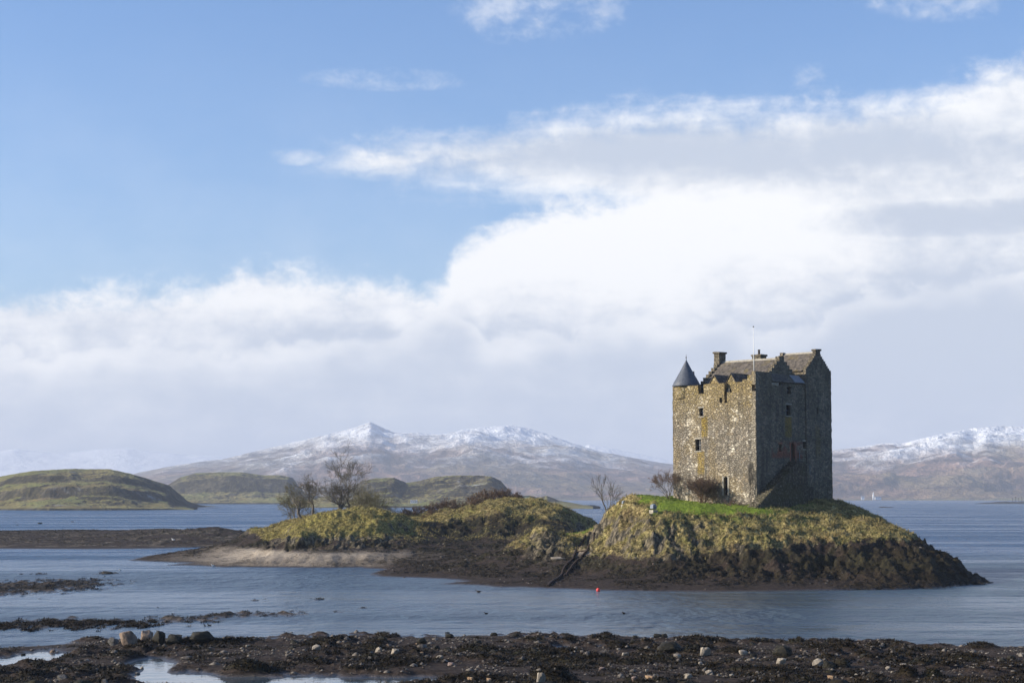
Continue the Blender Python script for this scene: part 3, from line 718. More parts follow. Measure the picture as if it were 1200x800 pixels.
def hill(name, label, kind, ridge, y_shore, y_ridge, y_back, shape, seed, rough_amp, feat, nu=420, nv=120, snow=None, cliffs=None, terr=0.0, pad=0, ridged=0.0, quarry=()):
    """ridge: photo profile, shore/ridge/back: distances; shape(v): height share between shore and ridge"""
    ridge = np.array(ridge, float)
    p = np.linspace(ridge[0, 0] - pad, ridge[-1, 0] + pad, nu)
    rp = np.interp(p, ridge[:, 0], ridge[:, 1])
    ys = np.interp(p, *np.array(y_shore, float).T) if hasattr(y_shore, '__len__') else np.full(nu, float(y_shore))
    yr = ys + (y_ridge - (np.mean(ys)))
    v = np.concatenate([np.linspace(0, 1, nv), 1 + np.linspace(0, 1, 14)[1:]])
    PPx, VV = np.meshgrid(p, v)
    Yd = np.where(VV <= 1, ys + (yr - ys) * VV, yr + (y_back - y_ridge) * (VV - 1))
    X = (PPx - 600) / F * (ys + (yr - ys) * np.minimum(VV, 1.0) * 0.6)      # the flanks run roughly straight back
    X = (PPx - 600) / F * yr * (0.0) + X
    kk = int(nu * (0.09 if kind in ('far', 'veryfar') else 0.022)); ker = np.hanning(2 * kk + 1); ker /= ker.sum()
    rsm = np.convolve(np.pad(rp, kk, mode='edge'), ker, mode='valid')      # spurs lower down follow the crest only loosely
    wgt_ = sst(VV, 0.55, 0.97)
    hr = np.maximum(H + (582 - (rsm * (1 - wgt_) + rp * wgt_)) / F * yr, 0.0)
    wv = VV + pn(X / (feat * 1.7), Yd / (feat * 1.7), seed + 9) * 0.10 * sst(VV, 0.02, .2) * (VV < 1) * (1 - sst(VV, .85, 1))
    sh = np.where(VV <= 1, shape(np.clip(wv, 0, 1)), 1 - sst(VV, 1.0, 2.0))
    Z = hr * sh
    env = sst(VV, 0.0, 0.12) * (1 - sst(VV, 1.5, 2.0)) * np.clip(hr / (hr.max() + 1e-6), 0, 1)
    n1 = fbm(X / feat, Yd / feat, 6, seed, 0.56)
    n2 = 0.45 - billow(X / feat * 0.8, Yd / feat * 0.8, 6, seed + 20, 0.55)
    n = n1 * (1 - ridged) + n2 * ridged
    Z = Z + n * rough_amp * env * np.where(VV > 0.88, 0.30 if kind in ('far', 'veryfar') else 0.75, 1.0)
    # bring the crest back to its surveyed height after the relief has been added
    got = (np.maximum(Z - H, 0) / Yd).max(0); want = np.maximum(582 - rp, 1.0) / F
    kw = 9; kr = np.hanning(2 * kw + 1); kr /= kr.sum()
    ratio = np.clip(want / np.maximum(got, 1e-5), 0.5, 1.15); ratio = np.convolve(np.pad(ratio, kw, mode='edge'), kr, mode='valid')
    Z = np.where(Z > 0, Z * ratio[None, :], Z)
    Z = np.where(VV < 0.02, -1.5, Z)
    pit = np.zeros(Z.shape, bool)
    for a, b, ya, yb, zf in quarry:                       # a quarry bitten into the slope
        c_ = (PPx > a) & (PPx < b) & (Yd > ya) & (Yd < yb) & (Z > zf); Z = np.where(c_, zf, Z)
        pit |= (PPx > a - 2) & (PPx < b + 2) & (Yd > ya) & (Yd < yb + 120)
    # X so that the crest is met where the profile was measured
    X = (PPx - 600) / F * np.where(VV <= 1, Yd, yr + (Yd - yr) * 0.5)
    gy0 = np.gradient(Z, axis=0) / np.maximum(np.gradient(Yd, axis=0), 1e-3); gx0 = np.gradient(Z, axis=1) / np.gradient(X, axis=1)
    sl = np.hypot(gy0, gx0)
    cl = np.maximum(sst(sl, *(cliffs or (0.6, 1.0))), pit * sst(sl, 0.15, 0.3))
    gr = sst(n1, -0.1, 0.3) * (1 - cl)
    if kind == 'far': gr = np.maximum(gr * 0.6, (1 - sst(VV + n1 * .03, .035, .06)))
    sw = np.zeros_like(Z) if snow is None else np.clip((Z - snow[0]) / (snow[1] - snow[0]), -1, 1.3) + n2 * 0.3
    idx_ = np.arange(X.size).reshape(X.shape)
    q = np.stack([idx_[:-1, :-1], idx_[:-1, 1:], idx_[1:, 1:], idx_[1:, :-1]], -1).reshape(-1, 4)
    att = np.stack([cl, gr, sw, np.ones_like(Z)], -1).reshape(-1, 4)
    o = np_mesh(name, np.stack([X, Yd, Z], -1).reshape(-1, 3), q, M_HILL[kind], smooth=True, attrs={'cover': att})
    tag(o, label, 'hill' if kind in ('near', 'mid') else 'mountain', kind='structure')
    return o, (X, Yd, Z)
def stepshape(pts):
    a = np.array(pts, float); return lambda v: np.interp(v, a[:, 0], a[:, 1])

hill('island_hill', 'low olive island with a dark cliff band, far left', 'near',
     [(-140, 600), (-120, 575), (-60, 562), (0, 557.5), (40, 551), (90, 548.5), (130, 549.5), (155, 555), (172, 560), (186, 564), (198, 567), (204, 573), (208, 583), (214, 587), (224, 591), (233, 597)],
     [(-140, 1500), (60, 1380), (150, 1400), (231, 1440)], 1760, 2050,
     stepshape([(0, 0), (.03, .05), (.16, .16), (.26, .28), (.30, .52), (.40, .58), (.52, .66), (.56, .84), (.8, .95), (1, 1)]), 101, 4.2, 55, cliffs=(0.21, 0.34))
hill('headland_hill', 'blue-grey craggy headland behind the olive island', 'mid',
     [(170, 592), (195, 570), (212, 559), (230, 554), (260, 553), (285, 553), (310, 556.5), (330, 556.5), (341, 559), (347, 568), (356, 577), (376, 583), (400, 588), (430, 592)],
     2600, 3050, 3500, stepshape([(0, 0), (.05, .07), (.3, .16), (.5, .34), (.60, .84), (.8, .95), (1, 1)]), 131, 7, 90, cliffs=(0.22, 0.36))
hill('wooded_hill', 'dark green rounded hill behind the middle mound', 'near',
     [(340, 591), (400, 580), (425, 563), (440, 560), (462, 559.5), (476, 565), (490, 563), (512, 558), (530, 556.5), (560, 556), (576, 558), (587, 563), (594, 571), (600, 577), (608, 580),
      (622, 579), (640, 582), (655, 587), (680, 591), (703, 594.5)],
     [(340, 1700), (500, 1700), (600, 1640), (703, 1560)], 2050, 2400, stepshape([(0, 0), (.03, .06), (.2, .13), (.42, .20), (.55, .36), (.66, .80), (.85, .95), (1, 1)]), 151, 6, 55, cliffs=(0.19, 0.30))
_, far_main = hill('mountain_range', 'snow-topped mountain ridge across the loch', 'far',
     [(140, 560), (165, 553), (200, 546), (230, 541), (265, 537), (300, 528), (330, 521), (370, 512), (400, 505), (420, 499.5), (434, 494), (446, 500), (462, 507), (490, 507), (520, 508.5), (545, 503), (570, 500), (600, 498), (618, 501),
      (640, 508), (665, 517), (700, 528), (740, 536), (780, 543), (830, 547), (900, 552), (1000, 560)],
     5300, 10500, 14000, lambda v: 0.30 * sst(v, 0, .4) + 0.70 * sst(v, 0.12, 1.0), 171, 240, 1000, nu=900, nv=260, snow=(70, 430), ridged=0.7)
_, far_right = hill('mountain_flank', 'brown mountain flank with a snow crest behind the castle', 'far',
     [(640, 584), (700, 575), (760, 560), (800, 548), (850, 540), (900, 534), (960, 529), (985, 526), (1010, 523), (1035, 519), (1060, 518.5), (1070, 516), (1100, 509), (1140, 501.5), (1170, 499), (1200, 500), (1260, 498), (1340, 505), (1400, 515)],
     5200, 8200, 11000, lambda v: 0.22 * sst(v, 0, .3) + 0.78 * sst(v, 0.12, 1.0), 191, 210, 800, nu=900, nv=260, snow=(95, 330), ridged=0.7, quarry=((1153, 1187, 5420, 5640, 14),))
hill('far_snow_hills', 'faint white snow hills on the left horizon', 'veryfar',
     [(-200, 540), (-80, 534), (0, 529), (20, 526), (45, 529), (80, 531), (120, 526), (150, 525), (180, 529), (220, 533), (270, 536), (330, 548), (400, 565)],
     14500, 17500, 19500, lambda v: sst(v, 0, 1), 211, 60, 2400, nu=240, nv=60, snow=(40, 220))
hill('distant_ridge', 'thin snow-streaked ridge showing beyond the main mountain', 'veryfar',
     [(620, 560), (680, 526), (690, 521), (705, 523), (740, 530), (780, 538), (840, 545), (900, 560)], 12500, 14300, 16000, lambda v: sst(v, 0, 1), 221, 60, 1600, nu=200, nv=50, snow=(80, 290))

# ------------------------------------------------------------------ haze
hz = bpy.data.materials.new('sea_air'); hz.use_nodes = True
hz.node_tree.nodes.clear(); HN = NT(hz.node_tree)
pv = HN.new('ShaderNodeVolumePrincipled'); pv.inputs['Color'].default_value = (0.74, 0.82, 1.0, 1); pv.inputs['Density'].default_value = 0.000085
pv.inputs['Anisotropy'].default_value = 0.0
ho = HN.new('ShaderNodeOutputMaterial'); HN.link(pv.outputs[0], ho.inputs['Volume'])
o = MB().box((-13000, -400, -5), (13000, 29000, 540)).build('haze', hz)
tag(o, 'pale blue sea air fading the far mountains', 'haze', kind='stuff')
#--OBJECTS--
# ================================================================== THE CASTLE
CA = R(44)
D1 = np.array([-math.cos(CA), math.sin(CA)]); D2 = np.array([math.sin(CA), math.cos(CA)])
C0 = P(887, 590, 236)
castle = empty('castle', C0, math.pi / 2 - CA)      # local x runs along the door front, local y along the west front
tag(castle, 'tall grey stone tower house with slate roofs on the grassy islet', 'castle')
castle['label'] = 'tall grey stone tower house with slate roofs on the grassy islet'
def fa(px, py, x=0.0):
    r = ray(px, py); t = (D2 @ C0[:2] + x) / (D2 @ r[:2]); q = np.array([0, 0, H]) + r * t
    return float((q[:2] - C0[:2]) @ D1), float(q[2] - C0[2])
def fb(px, py, y=0.0):
    r = ray(px, py); t = (D1 @ C0[:2] + y) / (D1 @ r[:2]); q = np.array([0, 0, H]) + r * t
    return float((q[:2] - C0[:2]) @ D2), float(q[2] - C0[2])
L1 = fa(788.5, 500)[0]; L2 = fb(973.5, 500)[0]
ZP = fa(836, 449.5)[1]            # parapet top of the west front
ZN = ZP - 1.25                    # sill of the crenel
BASE_Z = -2.2
def wob(p):
    """the same small irregularity for the same spot of masonry"""
    p = np.asarray(p, float); a = p[:, 0] + p[:, 1] * 0.83; b = p[:, 2]; c = p[:, 0] * 0.7 - p[:, 1]
    dx = fbm(a / 0.9 + c / 2.0, b / 0.7, 3, 301) * 0.075; dy = fbm(a / 0.9 - c / 2.0, b / 0.7, 3, 311) * 0.075
    return p + np.stack([dx, dy, fbm(a / 1.3, b / 1.1 + c / 1.7, 2, 321) * 0.05], -1)
class Masonry(MB):
    """boxes and sheets whose faces are cut to about 0.4 m and made uneven"""
    def sheet(s, o, eu, ev, us, vs, holes=(), depth=0.55, nrm=None, step=0.42):
        def ticks(a, extra):
            cuts = sorted(set([a[0], a[1]] + [h for h in extra if a[0] < h < a[1]])); out = [cuts[0]]
            for p, q in zip(cuts[:-1], cuts[1:]):
                n = max(1, round((q - p) / step)); out += [p + (q - p) * k / n for k in range(1, n + 1)]
            return out
        tu = ticks(us, [h[0] for h in holes] + [h[1] for h in holes]); tv = ticks(vs, [h[2] for h in holes] + [h[3] for h in holes])
        o = np.array(o, float); eu = np.array(eu, float); ev = np.array(ev, float)
        pts = np.array([o + eu * a + ev * b for b in tv for a in tu]); pts = wob(pts)
        n = len(s.v); s.v += [tuple(p) for p in pts]; w = len(tu)
        inside = lambda a, b: any(h[0] < a < h[1] and h[2] < b < h[3] for h in holes)
        N_ = np.array(nrm) if nrm is not None else None
        solid = [[not inside((tu[i] + tu[i + 1]) / 2, (tv[j] + tv[j + 1]) / 2) for i in range(w - 1)] for j in range(len(tv) - 1)]
        for j in range(len(tv) - 1):
            for i in range(w - 1):
                q = (n + j * w + i, n + j * w + i + 1, n + (j + 1) * w + i + 1, n + (j + 1) * w + i)
                if solid[j][i]: s.f.append(q)
                else:                                     # reveal sides where the neighbour is solid
                    for (dj, di, e0, e1) in ((-1, 0, 0, 1), (1, 0, 3, 2), (0, -1, 3, 0), (0, 1, 1, 2)):
                        jj, ii = j + dj, i + di
                        if 0 <= jj < len(tv) - 1 and 0 <= ii < w - 1 and solid[jj][ii]:
                            a, b = q[e0], q[e1]; m = len(s.v)
                            s.v += [tuple(np.array(s.v[a]) + N_ * depth), tuple(np.array(s.v[b]) + N_ * depth)]
                            s.f.append((a, b, m + 1, m))
        return s
    def block(s, a, b, step=0.42):
        (x0, y0, z0), (x1, y1, z1) = a, b
        X, Y, Z = (1, 0, 0), (0, 1, 0), (0, 0, 1)
        s.sheet((0, y0, 0), X, Z, (x0, x1), (z0, z1), step=step); s.sheet((0, y1, 0), X, Z, (x0, x1), (z0, z1), step=step)
        s.sheet((x0, 0, 0), Y, Z, (y0, y1), (z0, z1), step=step); s.sheet((x1, 0, 0), Y, Z, (y0, y1), (z0, z1), step=step)
        s.sheet((0, 0, z1), X, Y, (x0, x1), (y0, y1), step=step); s.sheet((0, 0, z0), X, Y, (x0, x1), (y0, y1), step=step)
        return s
def rect(f, a, b):
    p, q = f(*a), f(*b); return (min(p[0], q[0]), max(p[0], q[0]), min(p[1], q[1]), max(p[1], q[1]))
# openings
hw1 = rect(fa, (819.3, 478), (824.3, 487.5)); hw2 = rect(fa, (814.8, 514.5), (821.6, 528)); hdA = rect(fa, (848, 558), (853, 580))
slot = rect(fa, (848.7, 456), (851.8, 472)); hole_a = rect(fa, (843, 466), (846, 472))
hB1 = rect(fb, (921, 474), (927, 487)); hB2 = rect(fb, (922, 452.5), (927.5, 461.5)); hB3 = rect(fb, (913, 520), (916, 529)); hB4 = rect(fb, (941, 517), (944, 526))
hdB = rect(fb, (926.5, 518.5), (932, 540)); hB5 = rect(fb, (949.5, 435), (951.5, 440)); hB6 = rect(fb, (956, 477), (958, 485))
XC = fb(943, 440)[0]                                   # where the cap-house block begins
ZC = fb(958, 436)[1]                                   # its eaves
ZB = 15.7                                              # wall head of the door front under the lean-to roof
m = Masonry()
m.sheet((0, 0, 0), (0, 1, 0), (0, 0, 1), (0, L1), (BASE_Z, ZN), [hw1, hw2, hdA, slot, hole_a], 0.6, (1, 0, 0))
m.sheet((0, 0, 0), (1, 0, 0), (0, 0, 1), (0, XC), (BASE_Z, ZB), [hB1, hB2, hB3, hB4, hdB], 0.6, (0, 1, 0))
m.sheet((L2, 0, 0), (0, 1, 0), (0, 0, 1), (0, L1), (BASE_Z, ZN)); m.sheet((0, L1, 0), (1, 0, 0), (0, 0, 1), (0, L2), (BASE_Z, ZN + .4))
m.sheet((0, 0, ZN), (1, 0, 0), (0, 1, 0), (0.02, L2), (0.02, L1), step=1.0)
# cap-house block stands a hand's breadth proud of the door front
CY = 6.0
m.sheet((0, -0.16, 0), (1, 0, 0), (0, 0, 1), (XC, L2), (BASE_Z, ZC), [hB5, hB6], 0.6, (0, 1, 0))
m.sheet((XC, 0, 0), (0, 1, 0), (0, 0, 1), (-0.16, CY), (BASE_Z, ZC)); m.sheet((L2 + .02, 0, 0), (0, 1, 0), (0, 0, 1), (-0.16, CY), (ZN, ZC)); m.sheet((0, CY, 0), (1, 0, 0), (0, 0, 1), (XC, L2), (ZN, ZC))
# parapet of the west front: merlons, and the raised shoulder at the near corner
n1 = rect(fa, (818, 451), (824.7, 461)); o2 = rect(fa, (852, 449), (857.5, 459))
for y0, y1, z1 in ((slot[1], n1[0], ZP), (n1[1], L1 - 0.02, ZP - .1), (o2[1] if o2[1] < slot[0] else slot[0] - 0.01, slot[0], ZP), (2.1, o2[0], ZP + .05), (0.62, 2.1, ZP + .35)):
    if y1 - y0 > 0.1: m.block((0, y0, ZN), (0.62, y1, z1))
zs = fa(886, 434.5)[1]
xs = fb(904, 436)[0]
m.block((0.0, 0.0, ZB), (xs, 0.60, zs))
m.block((0.0, 0.60, ZN), (0.6, 1.3, (zs + ZP) / 2 + .2))
# back parapets
m.block((L2 - .6, CY, ZN), (L2, L1, ZP)); m.block((0.62, L1 - .6, ZN), (L2 - .6, L1, ZP))
mer = fa(821, 434.5, 2.5); m.block((2.2, L1 - 2.0, ZN), (2.9, L1 - 0.62, mer[1] - 0.9)); m.block((2.3, L1 - 1.6, mer[1] - 0.9), (2.8, L1 - 0.9, mer[1]))
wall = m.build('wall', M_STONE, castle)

def gable_wall(x0, x1, z0, zr, y0, y1, steps=7, over=0.35):
    """crow-stepped gable between eaves x0 and x1, its apex in the middle"""
    g = Masonry(); xm = (x0 + x1) / 2
    for k in range(steps):
        a = k / steps; b = (k + 1) / steps
        xa = x0 + (xm - x0) * a; zt = z0 + (zr - z0) * b + over * 0.75
        g.block((xa, y0, z0 + (zr - z0) * a - (0.5 if k == 0 else 0.02)), (2 * xm - xa, y1, zt if k == steps - 1 else z0 + (zr - z0) * b + over * 0.3), 0.5)
    return g
# main roof
XM = fb(915, 418.5, 1.1)[0]; ZR = fb(915, 420, 1.1)[1]
XE0 = 2.6; XE1 = 2 * XM - XE0; ZE = ZN + 0.9
YR1 = fa(845.5, 421, XM)[0]
gable_wall(XE0, XE1, ZE, ZR, 0.95, 1.55, 8).build('gable', M_STONE, castle)
gable_wall(XE0, XE1, ZE, ZR, YR1 - 0.1, YR1 + 0.5, 8).build('gable', M_STONE, castle)
def slope_sheet(mb, x0, z0, x1, z1, y0, y1, th=0.14):
    d = np.array([x1 - x0, 0, z1 - z0]); nrm = np.array([-d[2], 0, d[0]]); nrm = nrm / np.linalg.norm(nrm) * th
    if nrm[2] < 0: nrm = -nrm
    mb.prism([(x0, y0, z0), (x1, y0, z1), (x1 + nrm[0], y0, z1 + nrm[2]), (x0 + nrm[0], y0, z0 + nrm[2])], (0, y1 - y0, 0))
rf = MB()
slope_sheet(rf, XE0 - .1, ZE - .05, XM, ZR - .12, 1.55, YR1 - .1); slope_sheet(rf, XE1 + .1, ZE - .05, XM, ZR - .12, 1.55, YR1 - .1)
roof = rf.build('roof', M_SLATE, castle)
rg = MB(); rg.prism([(XM - .22, 1.55, ZR - .12), (XM + .22, 1.55, ZR - .12), (XM, 1.55, ZR + .16)], (0, YR1 - 1.65, 0)); rg.build('ridge_stones', M_DRESSED, roof)
hb = Masonry(); hb.block((XE0 + .05, 1.6, ZN), (XE1 - .05, YR1 - .15, ZE)); hb.build('attic_wall', M_STONE, castle)
# dormers on the west wall head, their backs running into the main roof
for (pa, pb, apex) in (((831, 450.5), (843, 450.5), (837, 440)), ((851, 449.5), (863, 449.5), (856.5, 438))):
    ya, yb = fa(*pa, 0.66)[0], fa(*pb, 0.66)[0]; ym, zm = fa(*apex, 0.66); ze = ZP - 0.15
    g = MB(); g.prism([(0.66, ya, ze - .9), (0.66, yb, ze - .9), (0.66, yb, ze), (0.66, ym, zm), (0.66, ya, ze)], (0.4, 0, 0))
    dm = g.build('dormer', M_STONE, castle)
    sl = MB(); xb = XE0 + (zm - ZE) * (XM - XE0) / (ZR - ZE) + 0.2
    for yy in (ya, yb):
        e = 0.18 * (1 if yy > ym else -1)
        sl.prism([(0.56, yy + e, ze - 0.14), (0.56, ym, zm + 0.02), (0.56, ym, zm + 0.14), (0.56, yy + e, ze - 0.02)], (xb - 0.56, 0, 0))
    sl.build('dormer_roof', M_SLATE, dm)
    w_ = MB(); w_.box((1.06, min(ya, yb), ze - .9), (xb - .3, max(ya, yb), ze - .1)); w_.build('cheek', M_SLATE, dm)
# lean-to roof over the wall-walk of the door front
zt = fb(905, 438.5, 0.9)[1]; ze = fb(924, 448.5, -0.15)[1]
lt = MB(); lt.prism([(xs + .02, -0.25, ze), (xs + .02, 0.95, zt), (xs + .02, 0.95, zt + .12), (xs + .02, -0.25, ze + .12)], (XC - xs - .05, 0, 0))
ltr = lt.build('lean_to_roof', M_SLATE, castle)
gl = MB(); gl.prism([(XC - 2.6, -0.20, ze + .14), (XC - 2.6, 0.75, zt - .06 + .1), (XC - 2.6, 0.75, zt + .0 + .1), (XC - 2.6, -0.20, ze + .20)], (2.3, 0, 0)); gl.build('sky_sheen', M_LEAD, ltr)  # pale sheet standing in for sky reflected in the slates
wg = MB(); wg.box((xs + .1, 0.12, ZB - .3), (xs + 2.0, 0.5, ze - .02)); wg.build('window', M_DARK, castle)
pb_ = Masonry(); pb_.block((xs + 2.0, -0.02, ZB - .02), (XC - .02, 0.5, ze - .06)); pb_.build('parapet', M_STONE, castle)
# cap-house roof and gables
XK = (XC + L2) / 2; ZK = fb(956, 412.5)[1]
gable_wall(XC, L2, ZC, ZK, -0.16, 0.40, 9, 0.15).build('gable', M_STONE, castle)
gable_wall(XC, L2, ZC, ZK, CY - .5, CY, 9, 0.30).build('gable', M_STONE, castle)
rk = MB(); slope_sheet(rk, XC - .12, ZC - .05, XK, ZK - .15, 0.40, CY - .5); slope_sheet(rk, L2 + .12, ZC - .05, XK, ZK - .15, 0.40, CY - .5)
rko = rk.build('roof', M_SLATE, castle)
rg = MB(); rg.prism([(XK - .2, 0.4, ZK - .14), (XK + .2, 0.4, ZK - .14), (XK, 0.4, ZK + .12)], (0, CY - .9, 0)); rg.build('ridge_stones', M_DRESSED, rko)
# chimneys
def chimney(x, y, wx, wy, z0, z1, pots):
    c = Masonry(); c.block((x - wx / 2, y - wy / 2, z0), (x + wx / 2, y + wy / 2, z1 - .25), 0.5); c.block((x - wx / 2 - .12, y - wy / 2 - .12, z1 - .25), (x + wx / 2 + .12, y + wy / 2 + .12, z1), 0.5)
    ch = c.build('chimney', M_STONE, castle)
    for k in range(pots):
        p = MB(); p.lathe([(0.17, 0), (0.15, .6), (0.19, .62), (0.19, .7)], (x + (k - (pots - 1) / 2) * .5, y, z1), 10); p.build('chimney_pot', M_IRON, ch)
chimney(XM, YR1 + 0.3, 1.5, 0.9, ZR - 1.2, fa(845, 412.5, XM)[1], 0)
q = fa(889.5, 415.5, XE1 - 1); chimney(XE1 - 1, q[0], 1.3, 1.5, ZE, q[1], 1)
chimney(XK, 0.12, 1.1, 0.52, ZK - .5, fb(957, 409)[1], 0)
# corner turret with its cone
ty, tz = fa(804.5, 451, 1.3); tr = abs(fa(791.5, 451, 1.3)[0] - fa(818, 451, 1.3)[0]) / 2
TX = 1.35; TYY = L1 - 1.35
tb = MB()
prof = []
for r_, z_ in ((0.5, ZP - 3.0), (1.15, ZP - 2.5), (1.20, ZP - 2.3), (1.42, ZP - 2.15), (1.42, ZP - 1.9), (1.62, ZP - 1.75), (1.62, ZP - .8), (1.62, ZP + .02)): prof.append((r_, z_))
tb.lathe(prof, (TX, TYY, 0), 28); tur = tb.build('turret', M_STONE, castle)
za_ = fa(805, 419.5, 1.35)[1]
cn = MB(); cn.lathe([(1.92, ZP - .08), (1.95, ZP + .02), (1.66, ZP + .62), (0.86, ZP + .02 + (za_ - ZP) * .52), (0.06, za_ - .3), (0.04, za_)], (TX, TYY, 0), 28)
cno = cn.build('cone_roof', M_BLUESLATE, tur, True)
fn_ = MB(); fn_.lathe([(0.03, 0), (0.09, .12), (0.03, .25), (0.015, .6)], (TX, TYY, za_ - .05), 8); fn_.build('finial', M_IRON, cno)
# windows and doors: dark glass deep in the reveal, dressed surrounds
def window(h, face, frame=M_DRESSED, dep=0.45, name='window', pane=M_DARK):
    a0, a1, z0, z1 = h; w = MB()
    put = (lambda a, d, z: (d, a, z)) if face == 'a' else (lambda a, d, z: (a, d, z))
    w.box(put(a0 - .15, dep, z0 - .15), put(a1 + .15, dep + .08, z1 + .15)); win = w.build(name, pane, castle)
    if frame:
        f = MB(); t = 0.13; o = -0.05
        f.box(put(a0 - t, o, z1), put(a1 + t, 0.2, z1 + .2)); f.build('lintel', frame, win)
        f = MB(); f.box(put(a0 - t, o - .03, z0 - .14), put(a1 + t, 0.2, z0)); f.build('sill', frame, win)
    b = MB(); am = (a0 + a1) / 2
    b.box(put(am - .03, dep - .06, z0), put(am + .03, dep - .01, z1)); b.box(put(a0, dep - .05, (z0 + z1) / 2 - .03), put(a1, dep - .015, (z0 + z1) / 2 + .03))
    if name == 'window': b.build('glazing_bar', M_LEAD, win)
    return win
window(hw1, 'a'); window(hw2, 'a'); window(hole_a, 'a', None); window(slot, 'a', None)
window(hB1, 'b'); window(hB2, 'b', None); window(hB4, 'b'); window(hB5, 'b', None); window(hB6, 'b', None)
window(hB3, 'b', M_RED)
def door(h, face, frame, mat):
    a0, a1, z0, z1 = h; put = (lambda a, d, z: (d, a, z)) if face == 'a' else (lambda a, d, z: (a, d, z))
    w = MB(); w.box(put(a0 - .05, .42, z0 - .1), put(a1 + .05, .5, z1 + .1)); d = w.build('door', mat, castle)
    f = MB(); am, r_ = (a0 + a1) / 2, (a1 - a0) / 2; zc = z1 - r_; n = 10     # round head: stone fills the square corners
    for sgn in (-1, 1):
        arc = [(am + sgn * r_ * math.cos(t), zc + r_ * math.sin(t)) for t in np.linspace(0, math.pi / 2, n)]
        poly = [put(p, 0.02, z) for p, z in arc] + [put(am + sgn * r_, 0.02, z1 + .01)]
        poly = [put(am + sgn * r_, 0.02, z1 + .01)] + [put(p, 0.02, z) for p, z in arc]
        f.prism(poly, put(0, 0.38, 0))
    for sgn in (-1, 1): f.box(put(am + sgn * r_ - (.0 if sgn > 0 else .22), -.05, z0), put(am + sgn * r_ + (.22 if sgn > 0 else .0), .1, z1))
    f.build('surround', frame, d)
    k = MB(); k.lathe([(0.03, 0), (.05, .03), (.05, .06), (.02, .09)], put(a1 - .15, .36, (z0 + z1) / 2), 8); k.build('handle', M_IRON, d)
door(hdA, 'a', M_DRESSED, M_DARK); door(hdB, 'b', M_RED, M_DOOR)
# forestair climbing from beyond the near corner to the door
SW0, SW1 = -0.10, -1.6
zd = hdB[2] - 0.05; xt = hdB[0] - 0.35
st = Masonry(); nst = 26; xb0 = -2.6; z_b = -0.75
for k in range(nst):
    xa = xb0 + (xt - xb0) * k / nst; xb_ = xb0 + (xt - xb0) * (k + 1) / nst; z1 = z_b + (zd - z_b) * (k + 1) / nst
    st.block((xa, SW1, BASE_Z), (xb_ + .02, SW0 if k > 10 else SW0, z1), 0.8)
st.block((xt, SW1, BASE_Z), (hdB[1] + 0.5, SW0, zd), 0.5)
st.block((hdB[1] + 0.5, SW1 + .5, BASE_Z), (hdB[1] + 2.6, SW0, zd - 3.4), 0.6)
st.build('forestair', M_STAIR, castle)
rl = MB()
rl.tube([(hdB[1] + .42, SW1 + .1, zd), (hdB[1] + .42, SW1 + .1, zd + 1.05), (xt + .1, SW1 + .1, zd + 1.05), (xt + .1, SW1 + .1, zd)], 0.03, 5); rl.tube([(hdB[1] + .42, SW1 + .1, zd + .55), (xt + .1, SW1 + .1, zd + .55)], 0.025, 5)
rl.build('railing', M_IRON, castle)
pp = fb(937, 529, -0.12); pq = fb(937, 551, -0.12)
dp = MB(); dp.tube([(pp[0], -.12, pp[1]), (pp[0], -.12, pq[1])], 0.055, 6); dp.build('drainpipe', M_LEAD, castle)
pp = fb(949, 545, -.28); pq = fb(949, 556, -.28)
dp = MB(); dp.tube([(pp[0], -.28, pp[1]), (pp[0], -.28, pq[1])], 0.05, 6); dp.build('drainpipe', M_LEAD, castle)

# flagpole, a thing of its own standing on the shoulder of the wall head
fz0 = fa(883.5, 433, 0.35)[1]; fp = fa(883.5, 433, 0.35)
root = empty('flagpole', castle.matrix_basis @ Vector((0.35, fp[0], fp[1] - 0.2)))
tag(root, 'slim white flagpole without a flag rising from the castle wall head', 'flagpole')
ztop = fa(882.3, 382, 0.35)[1]
fpl = MB(); fpl.tube([(0, 0, -0.3), (0, 0, 3.0), (0, 0, ztop - fz0)], [0.062, 0.055, 0.032], 8); fpl.build('pole', M_WHITE, root, True)
fk = MB(); fk.lathe([(0.02, 0), (0.09, .07), (0.09, .13), (0.02, .2)], (0, 0, ztop - fz0), 10); fk.build('finial', M_IRON, root, True)
fc = MB(); fc.box((-.05, .08, 1.1), (.05, .13, 1.3)); fc.build('cleat', M_IRON, root)

# ================================================================== TREES AND BUSHES
def branchy(rnd, p, d, ln, r, depth, out, spread=0.6, up=0.15, kids=(2, 4), wig=0.14, shrink=0.70):
    p = np.array(p, float); d = np.array(d, float); d /= np.linalg.norm(d)
    n = 4 if depth > 1 else 3; pts = [p]; rad = [r]
    for k in range(n):
        d = d + rnd.normal(0, wig, 3) + np.array([0, 0, up * 0.25]); d /= np.linalg.norm(d)
        p = p + d * ln / n; pts.append(p); rad.append(r * (1 - 0.45 * (k + 1) / n))
    out.append((depth, pts, rad))
    if depth == 0: return
    for c in range(rnd.integers(kids[0], kids[1] + 1)):
        t = rnd.uniform(0.35, 1.0) if c else 1.0
        i = min(int(t * n), n - 1); q = pts[i] + (pts[i + 1] - pts[i]) * (t * n - i) if t < 1 else pts[-1]
        a = rnd.normal(0, 1, 3); a -= a @ d * d; a /= np.linalg.norm(a) + 1e-6
        dd = d + a * spread * rnd.uniform(0.6, 1.3); dd[2] += up
        branchy(rnd, q, dd, ln * shrink * rnd.uniform(0.75, 1.15), max(rad[i] * rnd.uniform(.55, .75), 0.008), depth - 1, out, spread, up, kids, wig, shrink)
